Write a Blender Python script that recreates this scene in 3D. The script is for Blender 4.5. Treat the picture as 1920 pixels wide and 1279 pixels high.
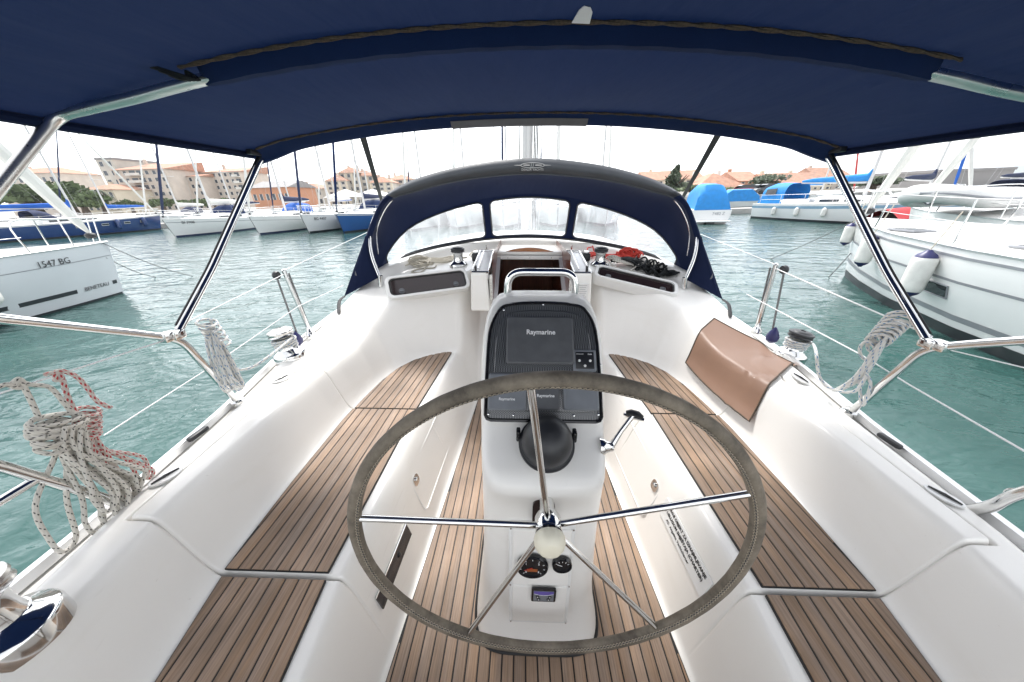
import bpy, bmesh, math, random
import numpy as np
from math import sin, cos, pi, radians, sqrt, atan2, exp
from mathutils import Vector, Matrix

for _o in list(bpy.data.objects):
    bpy.data.objects.remove(_o)
SC = bpy.context.scene
COL = SC.collection
random.seed(7)

# ------------------------------------------------------------------ camera
FPX = 586.7                       # focal length in pixels of a 1920 wide frame (11 mm lens)
PITCH = math.atan(260 / FPX)
YAW = 0.0297
CAM = Vector((-0.071, 0.0, 2.05))
cd = bpy.data.cameras.new('camera')
cd.sensor_width = 36.0
cd.lens = FPX * 36 / 1920
cd.clip_start = 0.02
cd.clip_end = 20000
cam = bpy.data.objects.new('camera', cd)
# our yacht (and the camera on it) heels a little to starboard and sits bow-down
TRIM = Matrix.Rotation(radians(-0.85), 3, 'X') @ Matrix.Rotation(radians(1.7), 3, 'Y')
cam.location = TRIM @ CAM
cam.rotation_euler = (TRIM @ (Matrix.Rotation(YAW, 3, 'Z') @ Matrix.Rotation(pi / 2 - PITCH, 3, 'X'))).to_euler()
COL.objects.link(cam)
SC.camera = cam

# ------------------------------------------------------------------ sky, sun, exposure
SUN_EL, SUN_AZ = radians(56), radians(-14)     # azimuth from +Y (ahead), positive to the right
world = bpy.data.worlds.new('World')
SC.world = world
world.use_nodes = True
wn = world.node_tree
for n in list(wn.nodes):
    wn.nodes.remove(n)
wo = wn.nodes.new('ShaderNodeOutputWorld')
wb = wn.nodes.new('ShaderNodeBackground')
ws = wn.nodes.new('ShaderNodeTexSky')
ws.sky_type = 'NISHITA'
ws.sun_disc = False
ws.sun_elevation = SUN_EL
ws.sun_rotation = SUN_AZ
ws.altitude = 0
ws.air_density = 1.0
ws.dust_density = 1.2
ws.ozone_density = 1.0
wh = wn.nodes.new('ShaderNodeHueSaturation')      # thin high cloud: nearly white sky
wh.inputs['Saturation'].default_value = 0.16
wn.links.new(ws.outputs[0], wh.inputs['Color'])
wn.links.new(wh.outputs[0], wb.inputs['Color'])
wb.inputs['Strength'].default_value = 0.15
wn.links.new(wb.outputs[0], wo.inputs[0])

sl = bpy.data.lights.new('sun', 'SUN')
sl.energy = 1.4
sl.angle = radians(10.0)
sl.color = (1.0, 0.97, 0.93)
sun = bpy.data.objects.new('sun', sl)
COL.objects.link(sun)
sdir = Vector((sin(SUN_AZ) * cos(SUN_EL), cos(SUN_AZ) * cos(SUN_EL), sin(SUN_EL)))
sun.rotation_euler = sdir.to_track_quat('Z', 'Y').to_euler()
sun.location = sdir * 50

vs = SC.view_settings
vs.view_transform = 'Standard'
vs.look = 'None'
vs.exposure = 1.72
vs.gamma = 1.0
vs.use_curve_mapping = False

# ------------------------------------------------------------------ pixel -> place helpers
_R = Vector((cos(YAW), sin(YAW), 0))
_Fh = Vector((-sin(YAW), cos(YAW), 0))
_F = _Fh * cos(PITCH) + Vector((0, 0, -sin(PITCH)))
_U = _Fh * sin(PITCH) + Vector((0, 0, cos(PITCH)))

def ray(u, v):
    return _R * ((u - 960) / FPX) + _F + _U * ((640 - v) / FPX)

def U(u, v, X=None, Y=None, Z=None):
    d = ray(u, v)
    if X is not None: t = (X - CAM.x) / d.x
    elif Y is not None: t = (Y - CAM.y) / d.y
    else: t = (Z - CAM.z) / d.z
    return CAM + d * t

def UW(u, v, X=None, Y=None, Z=None):
    """the same for the level world around the yacht"""
    d = TRIM @ ray(u, v); o = TRIM @ CAM
    if X is not None: t = (X - o.x) / d.x
    elif Y is not None: t = (Y - o.y) / d.y
    else: t = (Z - o.z) / d.z
    return o + d * t

# ------------------------------------------------------------------ materials
MATS = {}
def newmat(name):
    m = bpy.data.materials.new(name)
    m.use_nodes = True
    MATS[name] = m
    nt = m.node_tree
    return m, nt, nt.nodes['Principled BSDF']

def nd(nt, kind, **kw):
    n = nt.nodes.new(kind)
    for k, v in kw.items():
        if k in n.inputs.keys() if hasattr(n.inputs, 'keys') else False:
            n.inputs[k].default_value = v
        else:
            setattr(n, k, v)
    return n

def simple(name, col, rough=0.5, metal=0.0, var=0.12, vscale=6.0, bump=0.0, bscale=60.0, rvar=0.1, coat=0.0, spec=None, stretch=None, alpha=None, coord='Object'):
    """principled surface with noise in colour, roughness and fine relief"""
    m, nt, b = newmat(name)
    L = nt.links.new
    tc = nt.nodes.new('ShaderNodeTexCoord')
    src = tc.outputs[coord]
    if stretch:
        mp = nt.nodes.new('ShaderNodeMapping'); mp.inputs['Scale'].default_value = stretch
        L(src, mp.inputs[0]); src = mp.outputs[0]
    nz = nt.nodes.new('ShaderNodeTexNoise'); nz.inputs['Scale'].default_value = vscale; nz.inputs['Detail'].default_value = 5
    L(src, nz.inputs['Vector'])
    rp = nt.nodes.new('ShaderNodeValToRGB')
    rp.color_ramp.elements[0].position = 0.3; rp.color_ramp.elements[1].position = 0.7
    c = Vector(col[:3])
    rp.color_ramp.elements[0].color = (*(c * (1 - var)), 1)
    rp.color_ramp.elements[1].color = (*[min(1, x) for x in c * (1 + var * .6)], 1)
    L(nz.outputs[0], rp.inputs[0]); L(rp.outputs[0], b.inputs['Base Color'])
    mr = nt.nodes.new('ShaderNodeMapRange')
    mr.inputs['To Min'].default_value = max(0, rough - rvar * rough * 2); mr.inputs['To Max'].default_value = min(1, rough + rvar * rough * 2)
    L(nz.outputs[0], mr.inputs[0]); L(mr.outputs[0], b.inputs['Roughness'])
    b.inputs['Metallic'].default_value = metal
    if coat: b.inputs['Coat Weight'].default_value = coat; b.inputs['Coat Roughness'].default_value = 0.08
    if spec is not None: b.inputs['Specular IOR Level'].default_value = spec
    if bump:
        n2 = nt.nodes.new('ShaderNodeTexNoise'); n2.inputs['Scale'].default_value = bscale; n2.inputs['Detail'].default_value = 3
        L(src, n2.inputs['Vector'])
        bp = nt.nodes.new('ShaderNodeBump'); bp.inputs['Strength'].default_value = bump; bp.inputs['Distance'].default_value = 0.01
        L(n2.outputs[0], bp.inputs['Height']); L(bp.outputs[0], b.inputs['Normal'])
    return m

simple('gelcoat', (0.82, 0.80, 0.76), 0.33, var=0.03, vscale=2, bump=0.012, bscale=4, coat=0.08, rvar=0.04)
def gelcoat_wear():
    """dull beige grime, faint scuffs and specks on the moulded gelcoat"""
    m = MATS['gelcoat']; nt = m.node_tree; L = nt.links.new; b = nt.nodes['Principled BSDF']
    src = b.inputs['Base Color'].links[0].from_socket
    tc = nt.nodes.new('ShaderNodeTexCoord')
    def mask(scale, lo, hi, amt, stretch=(1, 1, 1), dist=0.0):
        mp = nt.nodes.new('ShaderNodeMapping'); mp.inputs['Scale'].default_value = stretch; L(tc.outputs['Object'], mp.inputs[0])
        n = nt.nodes.new('ShaderNodeTexNoise'); n.inputs['Scale'].default_value = scale; n.inputs['Detail'].default_value = 7; n.inputs['Roughness'].default_value = .62; n.inputs['Distortion'].default_value = dist
        L(mp.outputs[0], n.inputs['Vector'])
        r = nt.nodes.new('ShaderNodeMapRange'); r.inputs['From Min'].default_value = lo; r.inputs['From Max'].default_value = hi; r.inputs['To Max'].default_value = amt
        L(n.outputs[0], r.inputs[0]); return r.outputs[0]
    for sc_, lo, hi, amt, col, stt, ds in ((3.2, .52, .74, .16, (.60, .54, .44), (1, .5, 1.6), .6), (70, .70, .74, .35, (.42, .38, .33), (1, 1, 1), 0), (26, .66, .72, .16, (.55, .52, .48), (1, .12, 1), 1.5)):
        mx = nt.nodes.new('ShaderNodeMix'); mx.data_type = 'RGBA'; mx.inputs['B'].default_value = (*col, 1)
        L(mask(sc_, lo, hi, amt, stt, ds), mx.inputs['Factor']); L(src, mx.inputs['A']); src = mx.outputs['Result']
    L(src, b.inputs['Base Color'])
gelcoat_wear()
simple('cleat_metal', (0.66, 0.66, 0.65), 0.38, 0.35, var=0.08, vscale=30)
simple('emblem_grey', (0.42, 0.42, 0.41), 0.5, var=0.1)
simple('gelcoat_grip', (0.76, 0.755, 0.735), 0.5, var=0.04, vscale=5, bump=0.25, bscale=450)
simple('hull_white', (0.78, 0.78, 0.77), 0.2, var=0.03, vscale=1.2, coat=0.4)
simple('hull_white_shaded', (0.60, 0.62, 0.64), 0.2, var=0.04, vscale=1.2, coat=0.4)  # a white hull lying in shade, the shade put into the colour
simple('deck_white', (0.74, 0.73, 0.70), 0.5, var=0.06, vscale=2)
simple('steel', (0.74, 0.74, 0.73), 0.09, 1.0, var=0.05, vscale=14, rvar=0.25)
simple('steel_worn', (0.62, 0.61, 0.59), 0.24, 1.0, var=0.12, vscale=30, rvar=0.3)
simple('alu', (0.70, 0.70, 0.70), 0.35, 0.6, var=0.06, vscale=4)
simple('mast_white', (0.62, 0.61, 0.60), 0.4, 0.0, var=0.05, vscale=1)
simple('black_plastic', (0.022, 0.023, 0.026), 0.42, var=0.2, vscale=20, bump=0.06, bscale=300)
simple('black_gloss', (0.012, 0.012, 0.014), 0.12, var=0.2, vscale=9)
simple('caulk', (0.012, 0.012, 0.012), 0.6, var=0.2)
simple('grey_plastic', (0.17, 0.182, 0.20), 0.45, var=0.12, vscale=25, bump=0.05, bscale=400)
simple('grey_dark', (0.085, 0.088, 0.095), 0.5, var=0.15, vscale=25, bump=0.05, bscale=300)
simple('ivory', (0.72, 0.68, 0.55), 0.4, var=0.05)
simple('white_print', (0.78, 0.78, 0.78), 0.5, var=0.02)
simple('black_print', (0.02, 0.02, 0.022), 0.5, var=0.1)
simple('red_paint', (0.5, 0.03, 0.025), 0.4, var=0.1)
simple('rubber', (0.03, 0.03, 0.03), 0.7, var=0.2)
simple('vinyl_grey', (0.045, 0.05, 0.058), 0.36, var=0.15, vscale=7, bump=0.1, bscale=25)
simple('strap', (0.014, 0.014, 0.016), 0.7, var=0.2, vscale=40, bump=0.2, bscale=300)
simple('tan_sheet', (0.255, 0.148, 0.098), 0.45, var=0.06, vscale=5, bump=0.02, bscale=6)
simple('varnish', (0.34, 0.12, 0.035), 0.25, var=0.35, vscale=9, stretch=(1, 8, 8), coat=0.6)
simple('mahogany', (0.15, 0.040, 0.018), 0.3, var=0.35, vscale=6, stretch=(8, 8, 1), coat=0.4)
simple('dark_interior', (0.05, 0.03, 0.022), 0.7, var=0.3)
simple('smoked', (0.022, 0.014, 0.014), 0.08, var=0.25, vscale=3, spec=0.6)
simple('navy_plastic', (0.02, 0.022, 0.10), 0.4, var=0.1)
simple('fender_white', (0.74, 0.73, 0.69), 0.45, var=0.12, vscale=9)
simple('hull_blue', (0.018, 0.05, 0.17), 0.2, var=0.08, vscale=1, coat=0.5)
simple('hull_royal', (0.02, 0.085, 0.27), 0.25, var=0.08, vscale=1, coat=0.4)
simple('boot_black', (0.03, 0.035, 0.04), 0.4, var=0.2, vscale=2)
simple('stripe_grey', (0.25, 0.26, 0.28), 0.35, var=0.08)
simple('stripe_blue', (0.22, 0.36, 0.48), 0.35, var=0.08)
simple('stripe_navy', (0.03, 0.04, 0.09), 0.35, var=0.08)
simple('canvas_blue', (0.015, 0.11, 0.46), 0.8, var=0.15, vscale=3, bump=0.3, bscale=9)
simple('canvas_sky', (0.02, 0.24, 0.62), 0.75, var=0.15, vscale=3, bump=0.3, bscale=9)
simple('canvas_navy_far', (0.018, 0.028, 0.075), 0.8, var=0.15, vscale=3)
simple('sail_white', (0.72, 0.71, 0.67), 0.8, var=0.07, vscale=3, bump=0.3, bscale=7)
simple('glass_dark', (0.03, 0.035, 0.042), 0.08, var=0.2, vscale=2, spec=0.6)
simple('wire', (0.5, 0.5, 0.5), 0.4, 0.5)
simple('rope_plain', (0.50, 0.46, 0.38), 0.8, var=0.15, vscale=90)
simple('rope_grey', (0.18, 0.18, 0.18), 0.85, var=0.4, vscale=120)
simple('rope_black', (0.012, 0.014, 0.016), 0.8, var=0.6, vscale=150)
simple('rope_red', (0.55, 0.045, 0.03), 0.8, var=0.3, vscale=120)
simple('cord_brown', (0.075, 0.055, 0.038), 0.8, var=0.5, vscale=160)
simple('cord_tan', (0.34, 0.29, 0.22), 0.8, var=0.3, vscale=90)
simple('wall_beige', (0.56, 0.49, 0.42), 0.9, var=0.12, vscale=0.4, bump=0.1, bscale=3)
simple('wall_grey', (0.54, 0.50, 0.44), 0.9, var=0.14, vscale=0.4)
simple('wall_cream', (0.62, 0.55, 0.43), 0.9, var=0.08, vscale=0.5)
simple('wall_white', (0.68, 0.66, 0.61), 0.9, var=0.08, vscale=0.5)
simple('wall_orange', (0.50, 0.25, 0.15), 0.9, var=0.1, vscale=0.5)
simple('concrete', (0.40, 0.385, 0.36), 0.9, var=0.2, vscale=1.5, bump=0.2, bscale=6)
simple('quay_stone', (0.27, 0.26, 0.245), 0.9, var=0.3, vscale=1.2, bump=0.3, bscale=5)
simple('roof_tile', (0.44, 0.24, 0.165), 0.85, var=0.28, vscale=1.1, bump=0.4, bscale=6)
simple('roof_old', (0.38, 0.22, 0.155), 0.9, var=0.3, vscale=1.0, bump=0.4, bscale=6)
simple('roof_grey', (0.25, 0.24, 0.235), 0.7, var=0.1, vscale=0.5)
simple('shutter', (0.20, 0.07, 0.045), 0.7, var=0.2)
simple('window_far', (0.07, 0.08, 0.095), 0.15, var=0.3, vscale=0.7)
simple('leaf', (0.10, 0.14, 0.055), 0.7, var=0.4, vscale=1.5)
simple('leaf_dark', (0.065, 0.09, 0.045), 0.7, var=0.4, vscale=1.5)
simple('bark', (0.12, 0.085, 0.06), 0.9, var=0.3, vscale=4)
simple('hill_mat', (0.10, 0.13, 0.08), 0.95, var=0.3, vscale=0.004)
simple('steel_tube', (0.78, 0.76, 0.73), 0.30, 1.0, var=0.06, vscale=14, rvar=0.25)
simple('car_dark', (0.04, 0.045, 0.05), 0.25, var=0.1, coat=0.5)
simple('car_white', (0.7, 0.7, 0.7), 0.25, var=0.05, coat=0.5)
simple('car_red', (0.35, 0.03, 0.03), 0.25, var=0.05, coat=0.5)
simple('car_blue', (0.05, 0.10, 0.25), 0.25, var=0.05, coat=0.5)
simple('red_cover', (0.45, 0.025, 0.03), 0.7, var=0.12, vscale=4, bump=0.2, bscale=10)
simple('dinghy', (0.66, 0.66, 0.65), 0.5, var=0.05, vscale=4)
simple('lilac', (0.12, 0.09, 0.35), 0.3, var=0.1)
simple('plate_white', (0.78, 0.77, 0.745), 0.35, var=0.03, vscale=8)
simple('amber', (0.35, 0.10, 0.03), 0.3, var=0.3, vscale=40)
simple('hazy_strip', (0.11, 0.115, 0.13), 0.6, var=0.15, vscale=12)
simple('paper', (0.76, 0.76, 0.75), 0.5, var=0.02)

def teak_mat(name, col):
    m, nt, b = newmat(name)
    L = nt.links.new
    tc = nt.nodes.new('ShaderNodeTexCoord')
    oi = nt.nodes.new('ShaderNodeObjectInfo')
    mp = nt.nodes.new('ShaderNodeMapping'); mp.inputs['Scale'].default_value = (230, 6, 230)
    ad = nt.nodes.new('ShaderNodeVectorMath'); ad.operation = 'ADD'
    cb = nt.nodes.new('ShaderNodeCombineXYZ')
    ml = nt.nodes.new('ShaderNodeMath'); ml.operation = 'MULTIPLY'; ml.inputs[1].default_value = 40
    L(oi.outputs['Random'], ml.inputs[0]); L(ml.outputs[0], cb.inputs[0]); L(ml.outputs[0], cb.inputs[1])
    L(tc.outputs['Object'], mp.inputs[0]); L(mp.outputs[0], ad.inputs[0]); L(cb.outputs[0], ad.inputs[1])
    n1 = nt.nodes.new('ShaderNodeTexNoise'); n1.inputs['Scale'].default_value = 1.0; n1.inputs['Detail'].default_value = 6; n1.inputs['Roughness'].default_value = .65
    L(ad.outputs[0], n1.inputs['Vector'])
    n2 = nt.nodes.new('ShaderNodeTexNoise'); n2.inputs['Scale'].default_value = 4.5; n2.inputs['Detail'].default_value = 4
    L(tc.outputs['Object'], n2.inputs['Vector'])
    rp = nt.nodes.new('ShaderNodeValToRGB')
    e = rp.color_ramp.elements
    c = Vector(col)
    e[0].position = .3; e[0].color = (*(c * .70), 1)
    e[1].position = .68; e[1].color = (*(c * 1.22), 1)
    x = rp.color_ramp.elements.new(.5); x.color = (*c, 1)
    L(n1.outputs[0], rp.inputs[0])
    hs = nt.nodes.new('ShaderNodeHueSaturation')
    a1 = nt.nodes.new('ShaderNodeMapRange'); a1.inputs['To Min'].default_value = .84; a1.inputs['To Max'].default_value = 1.14
    L(oi.outputs['Random'], a1.inputs[0])
    a2 = nt.nodes.new('ShaderNodeMapRange'); a2.inputs['From Min'].default_value = .3; a2.inputs['From Max'].default_value = .7; a2.inputs['To Min'].default_value = .72; a2.inputs['To Max'].default_value = 1.18
    L(n2.outputs[0], a2.inputs[0])
    mm = nt.nodes.new('ShaderNodeMath'); mm.operation = 'MULTIPLY'
    L(a1.outputs[0], mm.inputs[0]); L(a2.outputs[0], mm.inputs[1]); L(mm.outputs[0], hs.inputs['Value'])
    a3 = nt.nodes.new('ShaderNodeMapRange'); a3.inputs['From Min'].default_value = .3; a3.inputs['From Max'].default_value = .7; a3.inputs['To Min'].default_value = .72; a3.inputs['To Max'].default_value = 1.12
    n5 = nt.nodes.new('ShaderNodeTexNoise'); n5.inputs['Scale'].default_value = 1.7; n5.inputs['Detail'].default_value = 5
    L(ad.outputs[0], n5.inputs['Vector']); n5.inputs['Scale'].default_value = .12
    L(n5.outputs[0], a3.inputs[0]); L(a3.outputs[0], hs.inputs['Saturation'])
    L(rp.outputs[0], hs.inputs['Color']); L(hs.outputs[0], b.inputs['Base Color'])
    b.inputs['Roughness'].default_value = .62
    bp = nt.nodes.new('ShaderNodeBump'); bp.inputs['Strength'].default_value = .25; bp.inputs['Distance'].default_value = .002
    L(n1.outputs[0], bp.inputs['Height']); L(bp.outputs[0], b.inputs['Normal'])
teak_mat('teak', (0.285, 0.190, 0.125))

def canvas_mat(name, col, trans, weave=900):
    m, nt, b = newmat(name)
    L = nt.links.new
    tc = nt.nodes.new('ShaderNodeTexCoord')
    nz = nt.nodes.new('ShaderNodeTexNoise'); nz.inputs['Scale'].default_value = 2.2; nz.inputs['Detail'].default_value = 6
    L(tc.outputs['Object'], nz.inputs['Vector'])
    n3 = nt.nodes.new('ShaderNodeTexNoise'); n3.inputs['Scale'].default_value = weave; n3.inputs['Detail'].default_value = 1
    L(tc.outputs['Object'], n3.inputs['Vector'])
    mx = nt.nodes.new('ShaderNodeMath'); mx.operation = 'ADD'
    L(nz.outputs[0], mx.inputs[0]); L(n3.outputs[0], mx.inputs[1])
    rp = nt.nodes.new('ShaderNodeValToRGB')
    c = Vector(col)
    rp.color_ramp.elements[0].position = .35; rp.color_ramp.elements[1].position = .65
    hv = nt.nodes.new('ShaderNodeMath'); hv.operation = 'MULTIPLY'; hv.inputs[1].default_value = .5
    L(mx.outputs[0], hv.inputs[0])
    rp.color_ramp.elements[0].color = (*(c * .78), 1); rp.color_ramp.elements[1].color = (*(c * 1.2), 1)
    L(hv.outputs[0], rp.inputs[0]); L(rp.outputs[0], b.inputs['Base Color'])
    b.inputs['Roughness'].default_value = .85
    b.inputs['Specular IOR Level'].default_value = .12
    b.inputs['Sheen Weight'].default_value = .08
    n4 = nt.nodes.new('ShaderNodeTexNoise'); n4.inputs['Scale'].default_value = 3.0; n4.inputs['Detail'].default_value = 3
    mp = nt.nodes.new('ShaderNodeMapping'); mp.inputs['Scale'].default_value = (5, 1, 1); mp.inputs['Rotation'].default_value = (0, 0, .5)
    L(tc.outputs['Object'], mp.inputs[0]); L(mp.outputs[0], n4.inputs['Vector'])
    bp = nt.nodes.new('ShaderNodeBump'); bp.inputs['Strength'].default_value = .12; bp.inputs['Distance'].default_value = .05
    L(n4.outputs[0], bp.inputs['Height']); L(bp.outputs[0], b.inputs['Normal'])
    if trans:
        tr = nt.nodes.new('ShaderNodeBsdfTranslucent')
        tr.inputs['Color'].default_value = (*(Vector(col) * 1.1), 1)
        ms = nt.nodes.new('ShaderNodeMixShader'); ms.inputs[0].default_value = trans
        out = nt.nodes['Material Output']
        L(b.outputs[0], ms.inputs[1]); L(tr.outputs[0], ms.inputs[2]); L(ms.outputs[0], out.inputs[0])
canvas_mat('canvas_navy', (0.0055, 0.0145, 0.053), .19)
canvas_mat('canvas_hood', (0.007, 0.013, 0.042), .10)
canvas_mat('canvas_hem', (0.008, 0.024, 0.088), .22)

def leather_mat():
    m, nt, b = newmat('leather')
    L = nt.links.new
    tc = nt.nodes.new('ShaderNodeTexCoord')
    n1 = nt.nodes.new('ShaderNodeTexNoise'); n1.inputs['Scale'].default_value = 14; n1.inputs['Detail'].default_value = 8; n1.inputs['Roughness'].default_value = .7
    L(tc.outputs['Object'], n1.inputs['Vector'])
    rp = nt.nodes.new('ShaderNodeValToRGB')
    e = rp.color_ramp.elements
    e[0].position = .33; e[0].color = (.075, .062, .047, 1)
    e[1].position = .72; e[1].color = (.25, .212, .162, 1)
    L(n1.outputs[0], rp.inputs[0]); L(rp.outputs[0], b.inputs['Base Color'])
    b.inputs['Roughness'].default_value = .75
    v = nt.nodes.new('ShaderNodeTexVoronoi'); v.inputs['Scale'].default_value = 420
    L(tc.outputs['Object'], v.inputs['Vector'])
    bp = nt.nodes.new('ShaderNodeBump'); bp.inputs['Strength'].default_value = .25; bp.inputs['Distance'].default_value = .002
    L(v.outputs[0], bp.inputs['Height']); L(bp.outputs[0], b.inputs['Normal'])
leather_mat()

def carbon_mat():
    m, nt, b = newmat('carbon')
    L = nt.links.new
    tc = nt.nodes.new('ShaderNodeTexCoord')
    ck = nt.nodes.new('ShaderNodeTexChecker'); ck.inputs['Scale'].default_value = 260
    ck.inputs['Color1'].default_value = (.026, .027, .029, 1); ck.inputs['Color2'].default_value = (.12, .124, .13, 1)
    L(tc.outputs['Object'], ck.inputs[0]); L(ck.outputs[0], b.inputs['Base Color'])
    b.inputs['Roughness'].default_value = .28
    b.inputs['Coat Weight'].default_value = .3
carbon_mat()

def rope_mat(name, base, fleck, turns=2.0, pitch=46.0, duty=.2):
    """braided cover; UV.x = metres along the rope, UV.y = turn around it"""
    m, nt, b = newmat(name)
    L = nt.links.new
    uv = nt.nodes.new('ShaderNodeUVMap')
    sp = nt.nodes.new('ShaderNodeSeparateXYZ'); L(uv.outputs[0], sp.inputs[0])
    def frac(a, bq):
        m1 = nt.nodes.new('ShaderNodeMath'); m1.operation = 'MULTIPLY'; m1.inputs[1].default_value = a; L(sp.outputs[0], m1.inputs[0])
        m2 = nt.nodes.new('ShaderNodeMath'); m2.operation = 'MULTIPLY_ADD'; m2.inputs[1].default_value = bq; L(sp.outputs[1], m2.inputs[0]); L(m1.outputs[0], m2.inputs[2])
        f = nt.nodes.new('ShaderNodeMath'); f.operation = 'FRACT'; L(m2.outputs[0], f.inputs[0])
        return f
    f1 = frac(pitch, turns); f2 = frac(-pitch * 1.0, turns * 2)
    l1 = nt.nodes.new('ShaderNodeMath'); l1.operation = 'LESS_THAN'; l1.inputs[1].default_value = duty; L(f1.outputs[0], l1.inputs[0])
    l2 = nt.nodes.new('ShaderNodeMath'); l2.operation = 'LESS_THAN'; l2.inputs[1].default_value = .55; L(f2.outputs[0], l2.inputs[0])
    mu = nt.nodes.new('ShaderNodeMath'); mu.operation = 'MULTIPLY'; L(l1.outputs[0], mu.inputs[0]); L(l2.outputs[0], mu.inputs[1])
    mx = nt.nodes.new('ShaderNodeMix'); mx.data_type = 'RGBA'
    mx.inputs['A'].default_value = (*base, 1); mx.inputs['B'].default_value = (*fleck, 1)
    L(mu.outputs[0], mx.inputs['Factor']); L(mx.outputs['Result'], b.inputs['Base Color'])
    b.inputs['Roughness'].default_value = .85
    f3 = frac(180, 3)
    bp = nt.nodes.new('ShaderNodeBump'); bp.inputs['Strength'].default_value = .4; bp.inputs['Distance'].default_value = .002
    L(f3.outputs[0], bp.inputs['Height']); L(bp.outputs[0], b.inputs['Normal'])
rope_mat('rope_fleck', (.60, .57, .51), (.02, .02, .022))
rope_mat('rope_redfleck', (.58, .53, .48), (.42, .03, .035), duty=.5)
rope_mat('rope_bluefleck', (.62, .61, .58), (.05, .17, .34), duty=.22, pitch=22)

def vinyl_window():
    m, nt, b = newmat('clear_vinyl')
    L = nt.links.new
    tc = nt.nodes.new('ShaderNodeTexCoord')
    mp = nt.nodes.new('ShaderNodeMapping'); mp.inputs['Scale'].default_value = (7, 2, 1.6)
    L(tc.outputs['Object'], mp.inputs[0])
    n1 = nt.nodes.new('ShaderNodeTexNoise'); n1.inputs['Scale'].default_value = 2.2; n1.inputs['Detail'].default_value = 6; n1.inputs['Distortion'].default_value = 1.2
    L(mp.outputs[0], n1.inputs['Vector'])
    tr = nt.nodes.new('ShaderNodeBsdfTransparent'); tr.inputs[0].default_value = (.93, .95, .97, 1)
    gl = nt.nodes.new('ShaderNodeBsdfGlossy'); gl.inputs['Roughness'].default_value = .12
    df = nt.nodes.new('ShaderNodeBsdfTranslucent'); df.inputs[0].default_value = (.85, .88, .92, 1)
    bp = nt.nodes.new('ShaderNodeBump'); bp.inputs['Strength'].default_value = .2; bp.inputs['Distance'].default_value = .03
    L(n1.outputs[0], bp.inputs['Height']); L(bp.outputs[0], gl.inputs['Normal'])
    mr = nt.nodes.new('ShaderNodeMapRange'); mr.inputs['From Min'].default_value = .35; mr.inputs['From Max'].default_value = .72
    mr.inputs['To Min'].default_value = .16; mr.inputs['To Max'].default_value = .30
    L(n1.outputs[0], mr.inputs[0])
    m1 = nt.nodes.new('ShaderNodeMixShader'); L(mr.outputs[0], m1.inputs[0]); L(tr.outputs[0], m1.inputs[1]); L(df.outputs[0], m1.inputs[2])
    m2 = nt.nodes.new('ShaderNodeMixShader'); m2.inputs[0].default_value = .10; L(m1.outputs[0], m2.inputs[1]); L(gl.outputs[0], m2.inputs[2])
    L(m2.outputs[0], nt.nodes['Material Output'].inputs[0])
vinyl_window()

def water_mat():
    m, nt, b = newmat('sea_water')
    L = nt.links.new
    tc = nt.nodes.new('ShaderNodeTexCoord')
    n0 = nt.nodes.new('ShaderNodeTexNoise'); n0.inputs['Scale'].default_value = .35; n0.inputs['Detail'].default_value = 4
    L(tc.outputs['Object'], n0.inputs['Vector'])
    rp = nt.nodes.new('ShaderNodeValToRGB'); e = rp.color_ramp.elements
    e[0].position = .3; e[0].color = (.020, .060, .055, 1); e[1].position = .7; e[1].color = (.040, .098, .089, 1)
    L(n0.outputs[0], rp.inputs[0]); L(rp.outputs[0], b.inputs['Base Color'])
    b.inputs['Roughness'].default_value = .09
    b.inputs['IOR'].default_value = 1.33
    mp = nt.nodes.new('ShaderNodeMapping'); mp.inputs['Scale'].default_value = (1, 1.7, 1); mp.inputs['Rotation'].default_value = (0, 0, .35)
    L(tc.outputs['Object'], mp.inputs[0])
    n1 = nt.nodes.new('ShaderNodeTexNoise'); n1.inputs['Scale'].default_value = 1.0; n1.inputs['Detail'].default_value = 3; n1.inputs['Distortion'].default_value = .7
    n2 = nt.nodes.new('ShaderNodeTexNoise'); n2.inputs['Scale'].default_value = 5.5; n2.inputs['Detail'].default_value = 3; n2.inputs['Distortion'].default_value = .5
    L(mp.outputs[0], n1.inputs['Vector']); L(mp.outputs[0], n2.inputs['Vector'])
    n6 = nt.nodes.new('ShaderNodeTexNoise'); n6.inputs['Scale'].default_value = .16; n6.inputs['Detail'].default_value = 3; L(mp.outputs[0], n6.inputs['Vector'])
    r6 = nt.nodes.new('ShaderNodeMapRange'); r6.inputs['From Min'].default_value = .35; r6.inputs['From Max'].default_value = .65; r6.inputs['To Min'].default_value = .35; r6.inputs['To Max'].default_value = 1.0
    L(n6.outputs[0], r6.inputs[0])
    b1 = nt.nodes.new('ShaderNodeBump'); b1.inputs['Strength'].default_value = 1.0; b1.inputs['Distance'].default_value = .085
    b2 = nt.nodes.new('ShaderNodeBump'); b2.inputs['Strength'].default_value = 1.0; b2.inputs['Distance'].default_value = .018
    L(r6.outputs[0], b2.inputs['Strength'])
    L(n1.outputs[0], b1.inputs['Height']); L(n2.outputs[0], b2.inputs['Height']); L(b1.outputs[0], b2.inputs['Normal'])
    L(b2.outputs[0], b.inputs['Normal'])
water_mat()

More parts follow.
